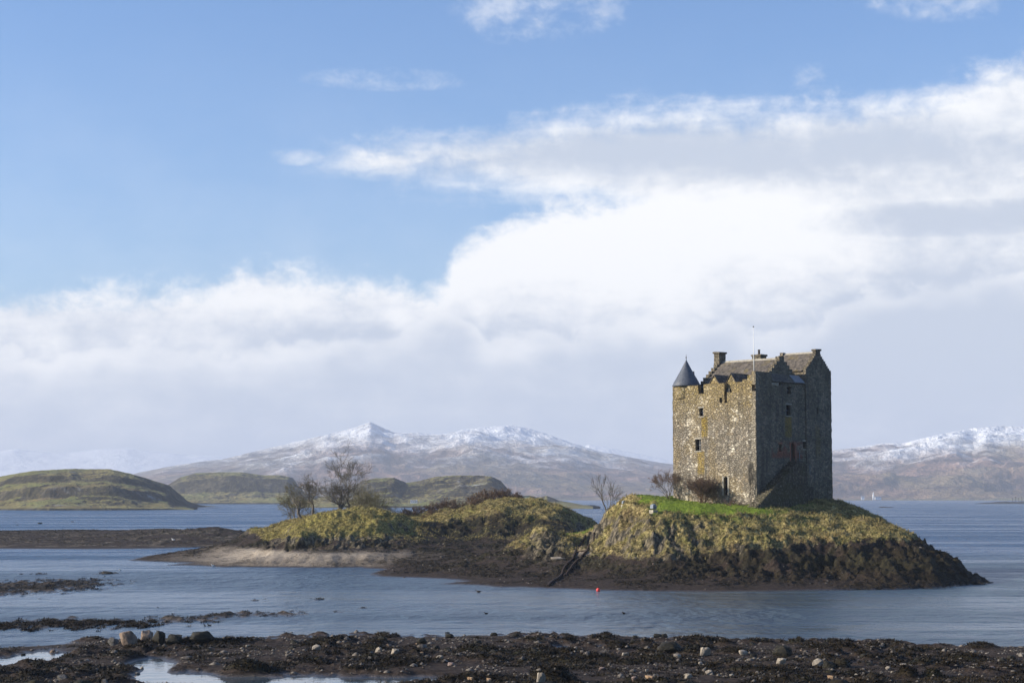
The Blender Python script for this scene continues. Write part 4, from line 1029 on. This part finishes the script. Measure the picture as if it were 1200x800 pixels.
def bare_tree(name, label, cat, loc, height, seed, lean=(0, 0, 1), r0=0.22, depth=6, spread=0.6, up=0.2, group=None, bark=None, twig=None, stems=1, trunk_share=0.28, kids=(2, 4), shrink=0.72, minr=0.012, splay=0.25, wig=0.14):
    rnd = np.random.default_rng(seed); out = []
    for s_ in range(stems):
        ln = np.array(lean, float) + (rnd.normal(0, splay, 3) * np.array([1, 1, .2]) if stems > 1 else 0)
        branchy(rnd, (rnd.normal(0, .12) if stems > 1 else 0, rnd.normal(0, .12) if stems > 1 else 0, -0.3), ln, height * trunk_share, r0, depth, out, spread, up, kids, wig, shrink)
    zt_ = np.percentile([p[1][-1][2] for p in out], 99.5); sc = height / zt_
    t = empty(name, loc); tag(t, label, cat, group)
    a, b = MB(), MB()
    for d_, pts, rad in out:
        pts = [q * sc for q in pts]
        if d_ >= depth - (2 if depth < 7 else 3): a.tube(pts, [max(q, minr) for q in rad], 6)
        else: b.tube(pts, [max(q, minr) for q in rad], 3)
    a.build('trunk', bark or M_BARK, t, True); b.build('crown', twig or M_TWIG, t)
    return t
def on_ground(px, Y, dz=0.0):
    x = (px - 600) / F * Y; return (x, Y, ground_z(x, Y) + dz)
def tall(px_h, Y): return px_h / F * Y
bare_tree('bare_tree', 'tallest bare tree with forked limbs rising over the yellow grassy mound', 'tree', on_ground(398, 316), tall(79, 316), 12, (0.02, 0, 1), 0.40, 7, 0.66, 0.07, trunk_share=0.20, minr=0.014, shrink=0.82, wig=0.13, kids=(2, 4))
bare_tree('bare_tree', 'bare tree leaning left, its crown spreading low beside the tallest tree', 'tree', on_ground(357, 318), tall(45, 318), 25, (-0.6, 0, 1), 0.34, 7, 0.85, 0.06, twig=M_TWIG_OLIVE, kids=(2, 3), trunk_share=0.26, minr=0.013, shrink=0.76, wig=0.18)
bare_tree('bare_tree', 'twiggy middle tree between the leaning tree and the tallest tree', 'tree', on_ground(367, 322), tall(49, 322), 33, (0.05, 0, 1), 0.28, 6, 0.8, 0.08, minr=0.014, shrink=0.78, kids=(3, 4), wig=0.18)
bare_tree('bare_tree', 'slimmer bare tree close on the right of the tallest tree', 'tree', on_ground(413, 322), tall(66, 322), 47, (0.12, 0, 1), 0.24, 6, 0.62, 0.16, minr=0.014, shrink=0.76, kids=(2, 4))
for i, (px, Y, h, lab) in enumerate(((345, 326, 36, 'low olive thicket at the outer left edge of the trees'), 
                                     (425, 328, 40, 'upright olive thicket just right of the tallest tree'), (440, 332, 34, 'rounded grey-green thicket between trees and wooded hill'), (458, 334, 26, 'lowest thicket at the right end of the tree group'),
                                     (328, 330, 14, 'small leafless bush at the water edge left of the trees'))):
    bare_tree('thicket', lab, 'bush', on_ground(px, Y), tall(h, Y), 60 + i, (0, 0, 1), 0.07, 5, 0.8, 0.06, twig=M_TWIG_OLIVE, stems=8 if h > 20 else 4, trunk_share=0.30, minr=0.012, splay=0.5, shrink=0.76, kids=(2, 4))
bare_tree('slender_tree', 'slender leafless tree alone at the saddle left of the castle lawn', 'tree', on_ground(711, 262), tall(56, 262), 83, (-0.02, 0, 1), 0.13, 5, 0.62, 0.16, trunk_share=0.30, minr=0.012, kids=(2, 4), twig=M_TWIG, shrink=0.78, wig=0.08)
# bushes against the castle, set from its walls
def at_castle(x, y):
    w = castle.matrix_basis @ Vector((x, y, 0)); return (w.x, w.y, ground_z(w.x, w.y))
bare_tree('wall_bush', 'dense russet twiggy bush beside the small door in the sunlit castle wall', 'bush', at_castle(-1.6, fa(832, 575)[0]), 3.8, 91, (0, 0, 1), 0.05, 5, 0.55, 0.10, twig=M_TWIG_RED, bark=M_TWIG_RED, stems=22, trunk_share=0.38, minr=0.011, splay=0.36, kids=(2, 4))
bare_tree('wall_bush', 'thin leafless bush at the far left corner of the castle', 'bush', at_castle(-1.2, L1 - .2), 3.9, 95, (0, 0, 1), 0.06, 5, 0.6, 0.12, twig=M_TWIG_RED, bark=M_BARK, stems=6, trunk_share=0.34, minr=0.010, splay=0.26)
bare_tree('wall_bush', 'low dark red bush on the lawn between small door and stair foot', 'bush', at_castle(-1.5, 2.5), 0.9, 97, (0, 0, 1), 0.04, 4, 0.8, 0.02, twig=M_TWIG_RED, bark=M_TWIG_RED, stems=9, trunk_share=0.4, minr=0.012, splay=0.8)
bare_tree('wall_climber', 'bare wispy sapling against the sunlit wall near its right corner', 'bush', at_castle(-0.5, fa(879.5, 560)[0]), 5.6, 99, (0.02, 0, 1), 0.05, 4, 0.28, 0.45, twig=M_TWIG, stems=2, trunk_share=0.34, minr=0.012, splay=0.06)
# brown scrub along the top of the middle mound
for i, (px, Y, h) in enumerate(((486, 333, 13), (500, 335, 13), (513, 336, 14), (527, 337, 15), (541, 338, 16), (554, 338, 17), (566, 338, 17), (579, 338, 16), (592, 337, 13), (605, 336, 9), (560, 330, 9), (534, 330, 9), (508, 328, 8), (478, 333, 9))):
    bare_tree('heath_shrub', 'russet brown shrub in the scrub crowning the middle mound', 'bush', on_ground(px, Y - 14, -0.2), tall(h, Y), 120 + i, (0, 0, 1), 0.05, 4, 0.75, 0.06, twig=M_TWIG_RED, bark=M_TWIG_RED, stems=9, trunk_share=0.38, minr=0.022, splay=0.6, group='russet shrubs crowning the middle mound')

# ================================================================== GRASS AND WEED (uncounted)
def scatter_tufts(name, label, mask, n, blades, hgt, wid, mat, seed, flat=False, region=None, kind='grass'):
    r = np.random.default_rng(seed)
    wgt = mask * np.gradient(YY, axis=0) * np.maximum(YY, 60) * (GZ > 0.02)
    if region is not None: wgt = wgt * region
    # what the viewer is nearest to gets more of them
    cdf = np.cumsum(wgt.ravel()); k = np.searchsorted(cdf, r.random(n) * cdf[-1]); k = np.clip(k, 0, XX.size - 1)
    bx = XX.ravel()[k] + r.normal(0, .08, n); by = YY.ravel()[k] + r.normal(0, .10, n); bz = GZ.ravel()[k]
    bx = np.repeat(bx, blades); by = np.repeat(by, blades); bz = np.repeat(bz, blades); m_ = n * blades
    a = r.random(m_) * 2 * math.pi; tilt = r.uniform(0.15, 0.9, m_) if not flat else r.uniform(0.9, 1.5, m_)
    hh = hgt * r.uniform(.5, 1.3, m_) * np.repeat(r.uniform(.6, 1.3, n), blades)
    dx, dy, dz = np.cos(a) * np.sin(tilt), np.sin(a) * np.sin(tilt), np.cos(tilt)
    sx, sy = -np.sin(a) * wid, np.cos(a) * wid
    ox = bx + np.cos(a) * .06; oy = by + np.sin(a) * .06
    v = np.stack([np.stack([ox - sx, oy - sy, bz - .04], -1), np.stack([ox + sx, oy + sy, bz - .04], -1),
                  np.stack([ox + dx * hh + sx * .35, oy + dy * hh + sy * .35, bz + dz * hh], -1), np.stack([ox + dx * hh - sx * .35, oy + dy * hh - sy * .35, bz + dz * hh], -1)], 1).reshape(-1, 3)
    f = np.arange(m_ * 4).reshape(-1, 4)
    o = np_mesh(name, v, f, mat); tag(o, label, kind, kind='stuff'); return o
M_TUFT = mottled('winter_grass', (0.10, 0.082, 0.026), (0.45, 0.365, 0.15), 0.7, 0.9, 0.0)
M_WEEDF = mottled('bladder_wrack', (0.006, 0.004, 0.002), (0.048, 0.032, 0.011), 1.2, 0.55, 0.0, 0.01, 0.2)
vis = (XX / np.maximum(YY, 1) > -0.31) & (XX / np.maximum(YY, 1) < 0.31)
scatter_tufts('grass', 'straw yellow winter grass tussocks on the islet and mounds', dry * vis, 60000, 5, 0.26, 0.028, M_TUFT, 5)
scatter_tufts('seaweed', 'dark olive bladder wrack draped over the tidal shore', weed * (1 - heath_shade) * vis * np.where(YY < 150, 6.0, 1.0) * np.where(YY < 95, 0, 1), 90000, 4, 0.20, 0.035, M_WEEDF, 6, flat=True, kind='seaweed')
scatter_tufts('grass', 'short green turf blades on the castle lawn', lawn * vis, 9000, 5, 0.14, 0.025, mottled('lawn_blades', (0.095, 0.145, 0.014), (0.22, 0.27, 0.045), 0.8, 0.8, 0.0), 8)

# ================================================================== STONES
def rock_mesh(name, seed, mat, sub=4, flat=0.5):
    r = np.random.default_rng(seed); bm = bmesh.new()
    for k in range(15):                                  # a broken block: the hull of a few corners, its edges worn
        d = r.normal(0, 1, 3); d /= np.linalg.norm(d); d = np.sign(d) * np.abs(d) ** 0.75
        bm.verts.new(d * 0.5 * r.uniform(.8, 1.05))
    h = bmesh.ops.convex_hull(bm, input=bm.verts); bmesh.ops.delete(bm, geom=[g for g in h['geom_interior'] if isinstance(g, bmesh.types.BMVert)], context='VERTS')
    bmesh.ops.bevel(bm, geom=bm.edges[:], offset=0.035, segments=2, affect='EDGES', profile=0.5)
    bmesh.ops.triangulate(bm, faces=bm.faces[:])
    bmesh.ops.subdivide_edges(bm, edges=[e for e in bm.edges if e.calc_length() > .09], cuts=2, use_grid_fill=True)
    bmesh.ops.triangulate(bm, faces=bm.faces[:])
    v = np.array([x.co[:] for x in bm.verts]); d = v / np.linalg.norm(v, axis=1)[:, None]
    n = fbm(v[:, 0] * 4 + v[:, 2] * 2.2, v[:, 1] * 4 - v[:, 2] * 3.1, 4, seed) * 0.05
    q = v + d * n[:, None]
    for x, p in zip(bm.verts, q): x.co = p
    me = bpy.data.meshes.new(name); bm.to_mesh(me); bm.free(); me.materials.append(mat)
    me.polygons.foreach_set('use_smooth', np.ones(len(me.polygons), dtype=bool))
    me.set_sharp_from_angle(angle=R(32))
    return me
TONES = dict(p=M_ROCK_PALE, b=M_ROCK_BUFF, k=M_ROCK_PINK, g=M_ROCK_GREY, n=M_ROCK_BROWN, w=M_ROCK_WEED)
RM = {t: [rock_mesh('boulder', 400 + 17 * i + ord(t), m_, 4) for i in range(4)] for t, m_ in TONES.items()}
rr = np.random.default_rng(77)
def stone(px, py, w, h, tone, label, name='boulder', cat='rock', group=None, rz=None):
    """px, py: the middle of its foot in the photo's own measure; w, h: width and height there"""
    q = Pz(px, py, 0.0)
    for _ in range(12):
        z = ground_z(q[0], q[1]); q = Pz(px, py, max(z, -0.02))
    z = max(ground_z(q[0], q[1]), -0.1); s = q[1] / F
    W_, H_ = w * s, h * s
    o = bpy.data.objects.new(name, RM[tone][int(rr.integers(4))]); link(o)
    o.scale = (W_ * 1.08, W_ * rr.uniform(.75, 1.1), H_ * 1.28); o.rotation_euler = (0, 0, rr.uniform(-.35, .35) + (rz or 0))
    o.location = (q[0], q[1] + W_ * .4, z + H_ * (0.26 if w > 9 else 0.14))
    tag(o, label, cat, group); return o
for a in ((148, 759, 23, 22, 'n', 'largest pale brown boulder at the left end of the boulder row'), (170, 753, 16, 16, 'n', 'brown rounded boulder behind the largest pale boulder'),
          (184, 754, 16, 19, 'w', 'tall dark boulder standing behind the boulder row'), (201, 755, 20, 15, 'w', 'dark pointed boulder between the tall boulder and the broad boulder'),
          (131, 757, 14, 12, 'g', 'small grey boulder left of the largest pale boulder'), (233, 757, 33, 16, 'w', 'broad dark boulder with a pale left end, right of the boulder row'),
          (634, 796, 10, 17, 'p', 'pale upright slab leaning on the biggest weed hump, bottom centre'),
          (785, 766, 31, 16, 'w', 'dark weed-covered boulder beside a pale stone near the water edge'), (827, 769, 13, 15, 'p', 'tall pale orange-stained stone, highest on the right foreshore'),
          (917, 769, 24, 16, 'w', 'dark weed-covered boulder above a pale squared block'), (917, 778, 13, 9, 'p', 'pale squared block below a dark weed-covered boulder'),
          (959, 781, 14, 11, 'p', 'pale slanting stone against a black weedy boulder'), (973, 783, 20, 11, 'w', 'black weedy boulder behind the pale slanting stone'),
          (872, 767, 12, 9, 'p', 'rounded grey-white stone alone on the dark shingle'), (762, 796, 12, 10, 'b', 'orange-buff angular stone with a pale stone above it'),
          (758, 787, 5, 6, 'p', 'small pale stone above the orange-buff angular stone'), (744, 799, 9, 8, 'k', 'pinkish stone left of the orange-buff angular stone'),
          (794, 771, 9, 8, 'p', 'squarish pale stone right of a dark weedy boulder'), (807, 795, 9, 9, 'p', 'round pale stone at the bottom, right of the orange-buff stone'),
          (831, 790, 10, 6, 'p', 'low pale wedge-shaped stone on bare mud'), (858, 792, 6, 5, 'p', 'small white peaked stone right of the pale wedge stone'),
          (974, 794, 8, 8, 'b', 'buff upright stone below the pale slanting stone'), (822, 779, 7, 8, 'p', 'small pale stone at the foot of the tall orange-stained stone'),
          (733, 768, 9, 6, 'p', 'rounded pale stone on the weed right of the pools'), (706, 785, 9, 5, 'k', 'low pinkish stone amid brown weed'),
          (443, 764, 9, 8, 'p', 'pale stone resting on a smaller sloping stone, centre left'), (435, 769, 7, 6, 'g', 'smaller sloping grey stone under a pale stone'),
          (463, 764, 10, 9, 'p', 'white square stone right of a leaning pair'), (493, 767, 7, 4, 'b', 'flat orange-buff stone in the weed'), (515, 771, 9, 5, 'p', 'low pale stone right of the flat orange-buff stone'),
          (529, 780, 9, 6, 'k', 'pink rounded stone near the middle of the foreshore'), (551, 797, 8, 6, 'b', 'orange-brown stone beside the pool edge, bottom centre'), (573, 797, 6, 9, 'b', 'narrow upright buff stone near the pool edge'),
          (371, 755, 11, 5, 'p', 'pale stone balanced on top of another, left of centre'), (370, 762, 11, 7, 'p', 'pale stone underneath a balanced stone'), (290, 758, 6, 5, 'p', 'pale stone behind the mound of green weed'),
          (72, 795, 13, 9, 'g', 'pale-faced grey stone at the bottom left'), (122, 796, 8, 8, 'g', 'grey stone right of the pale-faced stone, bottom left'), (61, 765, 8, 5, 'n', 'brown stone behind the left pool'),
          (22, 777, 7, 7, 'w', 'round dark stone sitting in the left pool'), (1041, 784, 7, 5, 'p', 'white stone left of the dark weed humps, right foreshore'), (1061, 779, 11, 5, 'p', 'long pale stone lying on a dark hump of weed, right foreshore'),
          (1164, 786, 9, 8, 'k', 'pale pink stone on the right foreshore near the frame edge'),
          
          (974, 750, 10, 5, 'w', 'small black rock on the water edge of the right foreshore'), (770, 748, 12, 6, 'w', 'small black rock on the water edge, right of centre'), (524, 742, 8, 4, 'w', 'small black rock on the water edge, centre')):
    stone(*a)
for k in range(120):
    px = rr.uniform(10, 1195); py = rr.uniform(754, 799)
    w = min(1.8 + rr.exponential(1.3), 6.0)
    stone(px, py, w, w * rr.uniform(.55, .9), 'pgnbngg'[int(rr.integers(7))], 'small stone strewn over the weedy foreshore', 'shore_stone', 'stone', 'small stones strewn over the foreshore')
for k in range(60):
    px = rr.uniform(10, 1195); py = np.interp(px, FORE_EDGE[:, 0], 582 + (H * F) / FORE_EDGE[:, 1]) + rr.uniform(0, 26)
    w = rr.uniform(5, 12); stone(px, py, w, w * rr.uniform(.4, .65), 'w', 'weed-covered lump of rock along the edge of the foreshore', 'weedy_rock', 'rock', 'weed-covered rocks along the foreshore')
for k in range(70):
    px = rr.uniform(470, 1100); py = rr.uniform(658, 690); w = min(1.6 + rr.exponential(1.0), 5)
    stone(px, py, w, w * .7, 'ppgkn'[int(rr.integers(5))], 'small stone on the tidal beach round the islet', 'beach_stone', 'stone', 'small stones on the islet beach')
for px, py, w, h, lab in ((46, 613.6, 6, 3, 'largest dark rock standing in the blue water off the flats'), (84, 611.5, 4, 2, 'dark rock in blue water, right of the largest one'), (20, 615, 3, 1.6, 'tiny dark rock in blue water left of the largest one'),
                          (124, 672.5, 14, 3, 'flat black rock awash right of the weed bank'), (185, 712, 4, 3, 'black rock tip poking from the shallow bay'), (1040, 594.6, 22, 1.6, 'low dark skerry in the open loch right of the castle')):
    stone(px, py, w, h, 'w', lab, 'skerry' if w > 10 else 'boulder')
for px, py, w, h, lab in ((655, 676, 20, 5, 'flat pale rock slab on the brown beach above the buoy'), (684, 632, 10, 2.5, 'pale stone slab at the head of the boat slip')):
    stone(px, py, w, h, 'p', lab)

# shingle too fine to count
M_GRAVEL = mottled('shingle', (0.030, 0.025, 0.021), (0.20, 0.172, 0.142), 3.0, 0.85, 0.0)
def shingle(n, seed):
    r = np.random.default_rng(seed)
    wgt = ((YY < 140) & (YY > 95) & (GZ > 0.05)) * (0.25 + sst(pn(XX / 3, YY / 5, 91), -0.1, 0.3)) * np.gradient(YY, axis=0) * vis * 6.0
    wgt = wgt + ((YY > 190) & (YY < 300) & (BASE > 0.05) & (BASE < 2.6)) * vis * np.gradient(YY, axis=0) * sst(pn(XX / 4, YY / 4, 92), 0.0, 0.35)
    wgt = wgt * np.maximum(YY, 60); cdf = np.cumsum(wgt.ravel()); k = np.clip(np.searchsorted(cdf, r.random(n) * cdf[-1]), 0, XX.size - 1)
    c = np.stack([XX.ravel()[k] + r.normal(0, .06, n), YY.ravel()[k] + r.normal(0, .1, n), GZ.ravel()[k] + .01], -1)
    oct_ = np.array([(1, 0, 0), (0, 1, 0), (-1, 0, 0), (0, -1, 0), (0, 0, 1), (.6, .6, .5), (-.6, .6, .45), (-.6, -.6, .5), (.6, -.6, .45)], float)
    fc = np.array([(0, 5, 4), (5, 1, 4), (1, 6, 4), (6, 2, 4), (2, 7, 4), (7, 3, 4), (3, 8, 4), (8, 0, 4), (0, 1, 5), (1, 2, 6), (2, 3, 7), (3, 0, 8)])
    s_ = (0.03 + r.exponential(0.04, n))[:, None, None] * r.uniform(.6, 1.3, (n, 1, 3)) * np.array([1, 1, .75])
    v = c[:, None, :] + oct_[None] * s_ * r.uniform(.75, 1.2, (n, 9, 1))
    f = (fc[None] + (np.arange(n) * 9)[:, None, None]).reshape(-1, 3)
    tag(np_mesh('shingle', v.reshape(-1, 3), f, M_GRAVEL), 'fine grey shingle strewn over the tidal mud', 'shingle', kind='stuff')
shingle(6500, 19)

# ================================================================== SMALL THINGS
# boat slip: two dark rails with sleepers running down the beach
pts0 = [(686, 629.5), (680, 641), (672, 654), (661, 668), (649, 681), (641, 689)]; pts1 = [(696, 630), (690, 641), (682, 652), (674, 661), (667, 669), (660, 676)]
sl = empty('boat_slip', Pz(686, 630, 4.4)); sl.location = (0, 0, 0); sl.location = Vector(P(680, 640, 246))
tag(sl, 'dark pair of rusty slip rails running down the beach', 'boat slip')
L0 = Vector(sl.location)
def surf(px, py):
    q = Pz(px, py, 1.0)
    for Y in np.arange(190, 275, 0.5):
        p = P(px, py, Y)
        if p[2] <= ground_z(p[0], p[1]): return Vector((p[0], p[1], ground_z(p[0], p[1])))
    return Vector(q)
for pts in (pts0, pts1):
    c = [surf(*p) for p in pts]; fine = []
    for a, b in zip(c[:-1], c[1:]):
        for t in np.linspace(0, 1, 10)[:-1]:
            q = a.lerp(b, t); q.z = ground_z(q.x, q.y) + 0.16; fine.append(q - L0)
    r_ = MB(); r_.tube([tuple(q) for q in fine], 0.14, 6); r_.build('rail', M_IRON, sl)
for k in range(4):
    t = 0.1 + k * 0.22; i = min(int(t * 5), 4)
    a = surf(*pts0[0]).lerp(surf(*pts0[2]), t); b = surf(*pts1[0]).lerp(surf(*pts1[2]), t); s_ = MB()
    a.z = ground_z(a.x, a.y); b.z = ground_z(b.x, b.y)
    s_.tube([tuple(a - L0 + Vector((-.3, 0, .08))), tuple(b - L0 + Vector((.3, 0, .08)))], 0.12, 5); s_.build('sleeper', M_IRON, sl)
# red mooring buoy
b0 = Pz(701, 692.5, 0.0); by = empty('mooring_buoy', b0); tag(by, 'round red mooring buoy floating off the islet beach', 'buoy')
bb = MB(); bb.lathe([(0.02, -.12)] + [(0.22 * math.sin(t), 0.15 - 0.22 * math.cos(t)) for t in np.linspace(.3, math.pi - .2, 12)] + [(0.05, .38)], (0, 0, 0), 20); bb.build('float', M_REDBUOY, by, True)
be = MB(); be.tube([(0.08 * math.cos(t), 0, 0.46 + 0.08 * math.sin(t)) for t in np.linspace(0, 2 * math.pi, 12)], 0.02, 5); be.build('lifting_eye', M_IRON, by)
# floodlights on the lawn edge
def floodlight(loc, rz, label, s=1.0):
    t = empty('floodlight', loc, rz); tag(t, label, 'floodlight'); t.scale = (s, s, s)
    m_ = MB(); m_.box((-.45, -.35, -.35), (.45, .35, .22)); m_.build('plinth', M_DRESSED, t)
    y = MB(); y.tube([(-.36, 0, .22), (-.36, 0, .62)], .035, 5); y.tube([(.36, 0, .22), (.36, 0, .62)], .035, 5); y.build('bracket', M_IRON, t)
    h = MB(); h.prism([(-.33, -.28, .42), (-.33, .22, .30), (-.33, .34, .66), (-.33, .05, .98), (-.33, -.25, .88)], (.66, 0, 0)); hd = h.build('lamp_housing', M_STEEL, t)
    g = MB(); g.prism([(-.29, .245, .335), (-.29, .345, .655), (-.29, .365, .65), (-.29, .265, .33)], (.58, 0, 0)); g.build('lens', M_DARK, hd)
    return t
g = surf(766, 600.5); floodlight(g + Vector((0, .4, .1)), R(-60), 'grey floodlight on a pale plinth at the front edge of the lawn', 1.0)
g = Vector(on_ground(730.5, 243)); floodlight(g + Vector((0, 0, 0.0)), R(-70), 'small dark floodlight on the far left tip of the lawn', 0.75)
# birds
def bird(px, py, z, body, label, s=1.0, name='gull', cat='bird', dark=False):
    q = Pz(px, py, z); z = max(ground_z(q[0], q[1]), -0.03); q = Pz(px, py, z)
    t = empty(name, q, rr.uniform(0, 6.28)); tag(t, label, cat)
    mb = MB(); n = 10; v = []; f = []
    prof = [(-.30, .02, .13), (-.22, .07, .13), (-.08, .12, .13), (.08, .12, .14), (.18, .08, .17), (.22, .055, .24), (.25, .055, .29), (.30, .05, .31), (.34, .02, .30)]
    for x, r_, zc in prof:
        for k in range(n): a = 2 * math.pi * k / n; v.append((x * s, r_ * math.cos(a) * s, (zc + r_ * .85 * math.sin(a)) * s))
    for i in range(len(prof) - 1):
        for k in range(n): f.append((i * n + k, i * n + (k + 1) % n, (i + 1) * n + (k + 1) % n, (i + 1) * n + k))
    f += [tuple(range(n)), tuple(range((len(prof) - 1) * n, len(prof) * n))]
    mb.add(v, f); mb.build('body', body, t, True)
    b = MB(); b.tube([(.33 * s, 0, .30 * s), (.42 * s, 0, .285 * s)], [.018 * s, .006 * s], 5); b.build('bill', M_ROCK_BUFF if not dark else M_IRON, t)
    for sg in (-1, 1):
        w = MB(); w.prism([(.12 * s, sg * .115 * s, .2 * s), (-.1 * s, sg * .13 * s, .22 * s), (-.36 * s, sg * .05 * s, .16 * s), (-.1 * s, sg * .125 * s, .10 * s)], (0, sg * .015 * s, 0)); w.build('wing', M_LEAD if not dark else body, t)
    return t
bird(250, 663.8, 0, M_WHITE, 'white gull standing at the tip of the sand spit', 1.15)
bird(140.5, 668.5, 0, M_WHITE, 'white gull floating in the bay left of the sand spit', 0.9)
bird(203, 633, .4, M_WHITE, 'white gull resting on the brown mud flats', 1.2)
bird(560.5, 694, 0, M_IRON, 'dark duck swimming just off the weedy point', 0.95, 'duck', dark=True)
bird(569.5, 719.5, 0, M_IRON, 'small dark duck in the middle of the bay', 0.7, 'duck', dark=True)
bird(731, 719.5, 0, M_IRON, 'dark duck swimming right of the middle, below the buoy', 0.8, 'duck', dark=True)
# far shore: cottage, lighthouse and its house, posts on the skerry
def far_at(Y, px): return ((px - 600) / F * Y, Y)
def cottage(px, py, Y, wpx, label, rz=0.0, name='cottage', hpx=3.2, z=None):
    p = P(px, py, Y); t = empty(name, p, rz); tag(t, label, 'house')
    L = wpx / F * Y; Hh = hpx / F * Y * 0.62; D = L * 0.45; rh = hpx / F * Y * .45
    w = MB(); w.prism([(-L / 2, -D / 2, -3), (L / 2, -D / 2, -3), (L / 2, -D / 2, Hh), (-L / 2, -D / 2, Hh)], (0, D, 0)); w.build('wall', M_WHITE, t)
    r_ = MB(); r_.prism([(-L / 2 - .2, -D / 2 - .3, Hh), (-L / 2 - .2, 0, Hh + rh), (-L / 2 - .2, D / 2 + .3, Hh)], (L + .4, 0, 0)); ro = r_.build('roof', M_LEAD, t)
    for sx in (-1, 1):
        c = MB(); c.box((sx * L * .42 - .4, -.4, Hh), (sx * L * .42 + .4, .4, Hh + rh + .35)); c.build('chimney', M_WHITE, ro)
    for k in range(3):
        x = (k - 1) * L * .28; q = MB(); q.box((x - L * .04, -D / 2 - .06, Hh * .3), (x + L * .04, -D / 2 + .05, Hh * .75)); q.build('window' if k != 1 else 'door', M_DARK, t)
    return t
cottage(485, 589, 1790, 8, 'white cottage on the green shore below the wooded hill')
cottage(1011, 584.2, 5190, 3.5, 'white house standing left of the lighthouse on the far shore', hpx=3)
cottage(1029, 584.2, 5185, 7, 'long white keepers house at the foot of the lighthouse', hpx=2.6)
lp = P(1023.5, 585.0, 5180); lh = empty('lighthouse', lp); tag(lh, 'small white lighthouse tower on the far shore right of the castle', 'lighthouse')
s = 5180 / F
lw = MB(); lw.lathe([(1.05 * s, -2), (0.9 * s, 4 * s), (0.8 * s, 6.5 * s)], (0, 0, 0), 16); lw.build('tower', M_WHITE, lh, True)
lg = MB(); lg.lathe([(1.15 * s, 6.5 * s), (1.15 * s, 6.8 * s), (1.1 * s, 6.8 * s)], (0, 0, 0), 16); lg.build('gallery', M_LEAD, lh)
ll = MB(); ll.lathe([(.62 * s, 6.8 * s), (.62 * s, 8.0 * s), (.05 * s, 8.8 * s)], (0, 0, 0), 12); ll.build('lantern', M_WHITE, lh)
rs = np.array([[(px - 600) / F * Y, Y] for px in (1138, 1150, 1170, 1190, 1215) for Y in (2700, 2860)])
v = []; f = []
nx_, ny_ = 60, 10
for j in range(ny_):
    for i in range(nx_):
        u0 = i / (nx_ - 1); v0 = j / (ny_ - 1); px = 1136 + u0 * 110; Y = 2680 + v0 * 260
        hgt = 4.6 * math.sin(math.pi * v0) ** .6 * min(1, u0 * 3.0) * (0.8 + 0.5 * float(pn(px / 9., v0 * 3, 5)))
        v.append(((px - 600) / F * Y, Y, hgt - 0.4))
for j in range(ny_ - 1):
    for i in range(nx_ - 1): f.append((j * nx_ + i, j * nx_ + i + 1, (j + 1) * nx_ + i + 1, (j + 1) * nx_ + i))
o = np_mesh('skerry', np.array(v), np.array(f), M_ROCK_WEED, True); tag(o, 'long low dark skerry off the far shore at the right edge', 'rock')
for k, px in enumerate((1184, 1188, 1191.5, 1195, 1198.5)):
    Y = 2790; q = np.array([(px - 600) / F * Y, Y, 2.2]); mk = empty('marker_post', q); tag(mk, 'thin dark post standing on the low skerry at the right', 'post', 'posts on the right skerry')
    a = MB(); a.tube([(0, 0, -1), (0, 0, 7.0 + (k % 2) * 1.5)], .35, 6); a.build('post', M_IRON, mk)
    a = MB(); a.box((-.7, -.2, 6.0 + (k % 2) * 1.5), (.7, .2, 6.6 + (k % 2) * 1.5)); a.build('crossbar', M_IRON, mk)
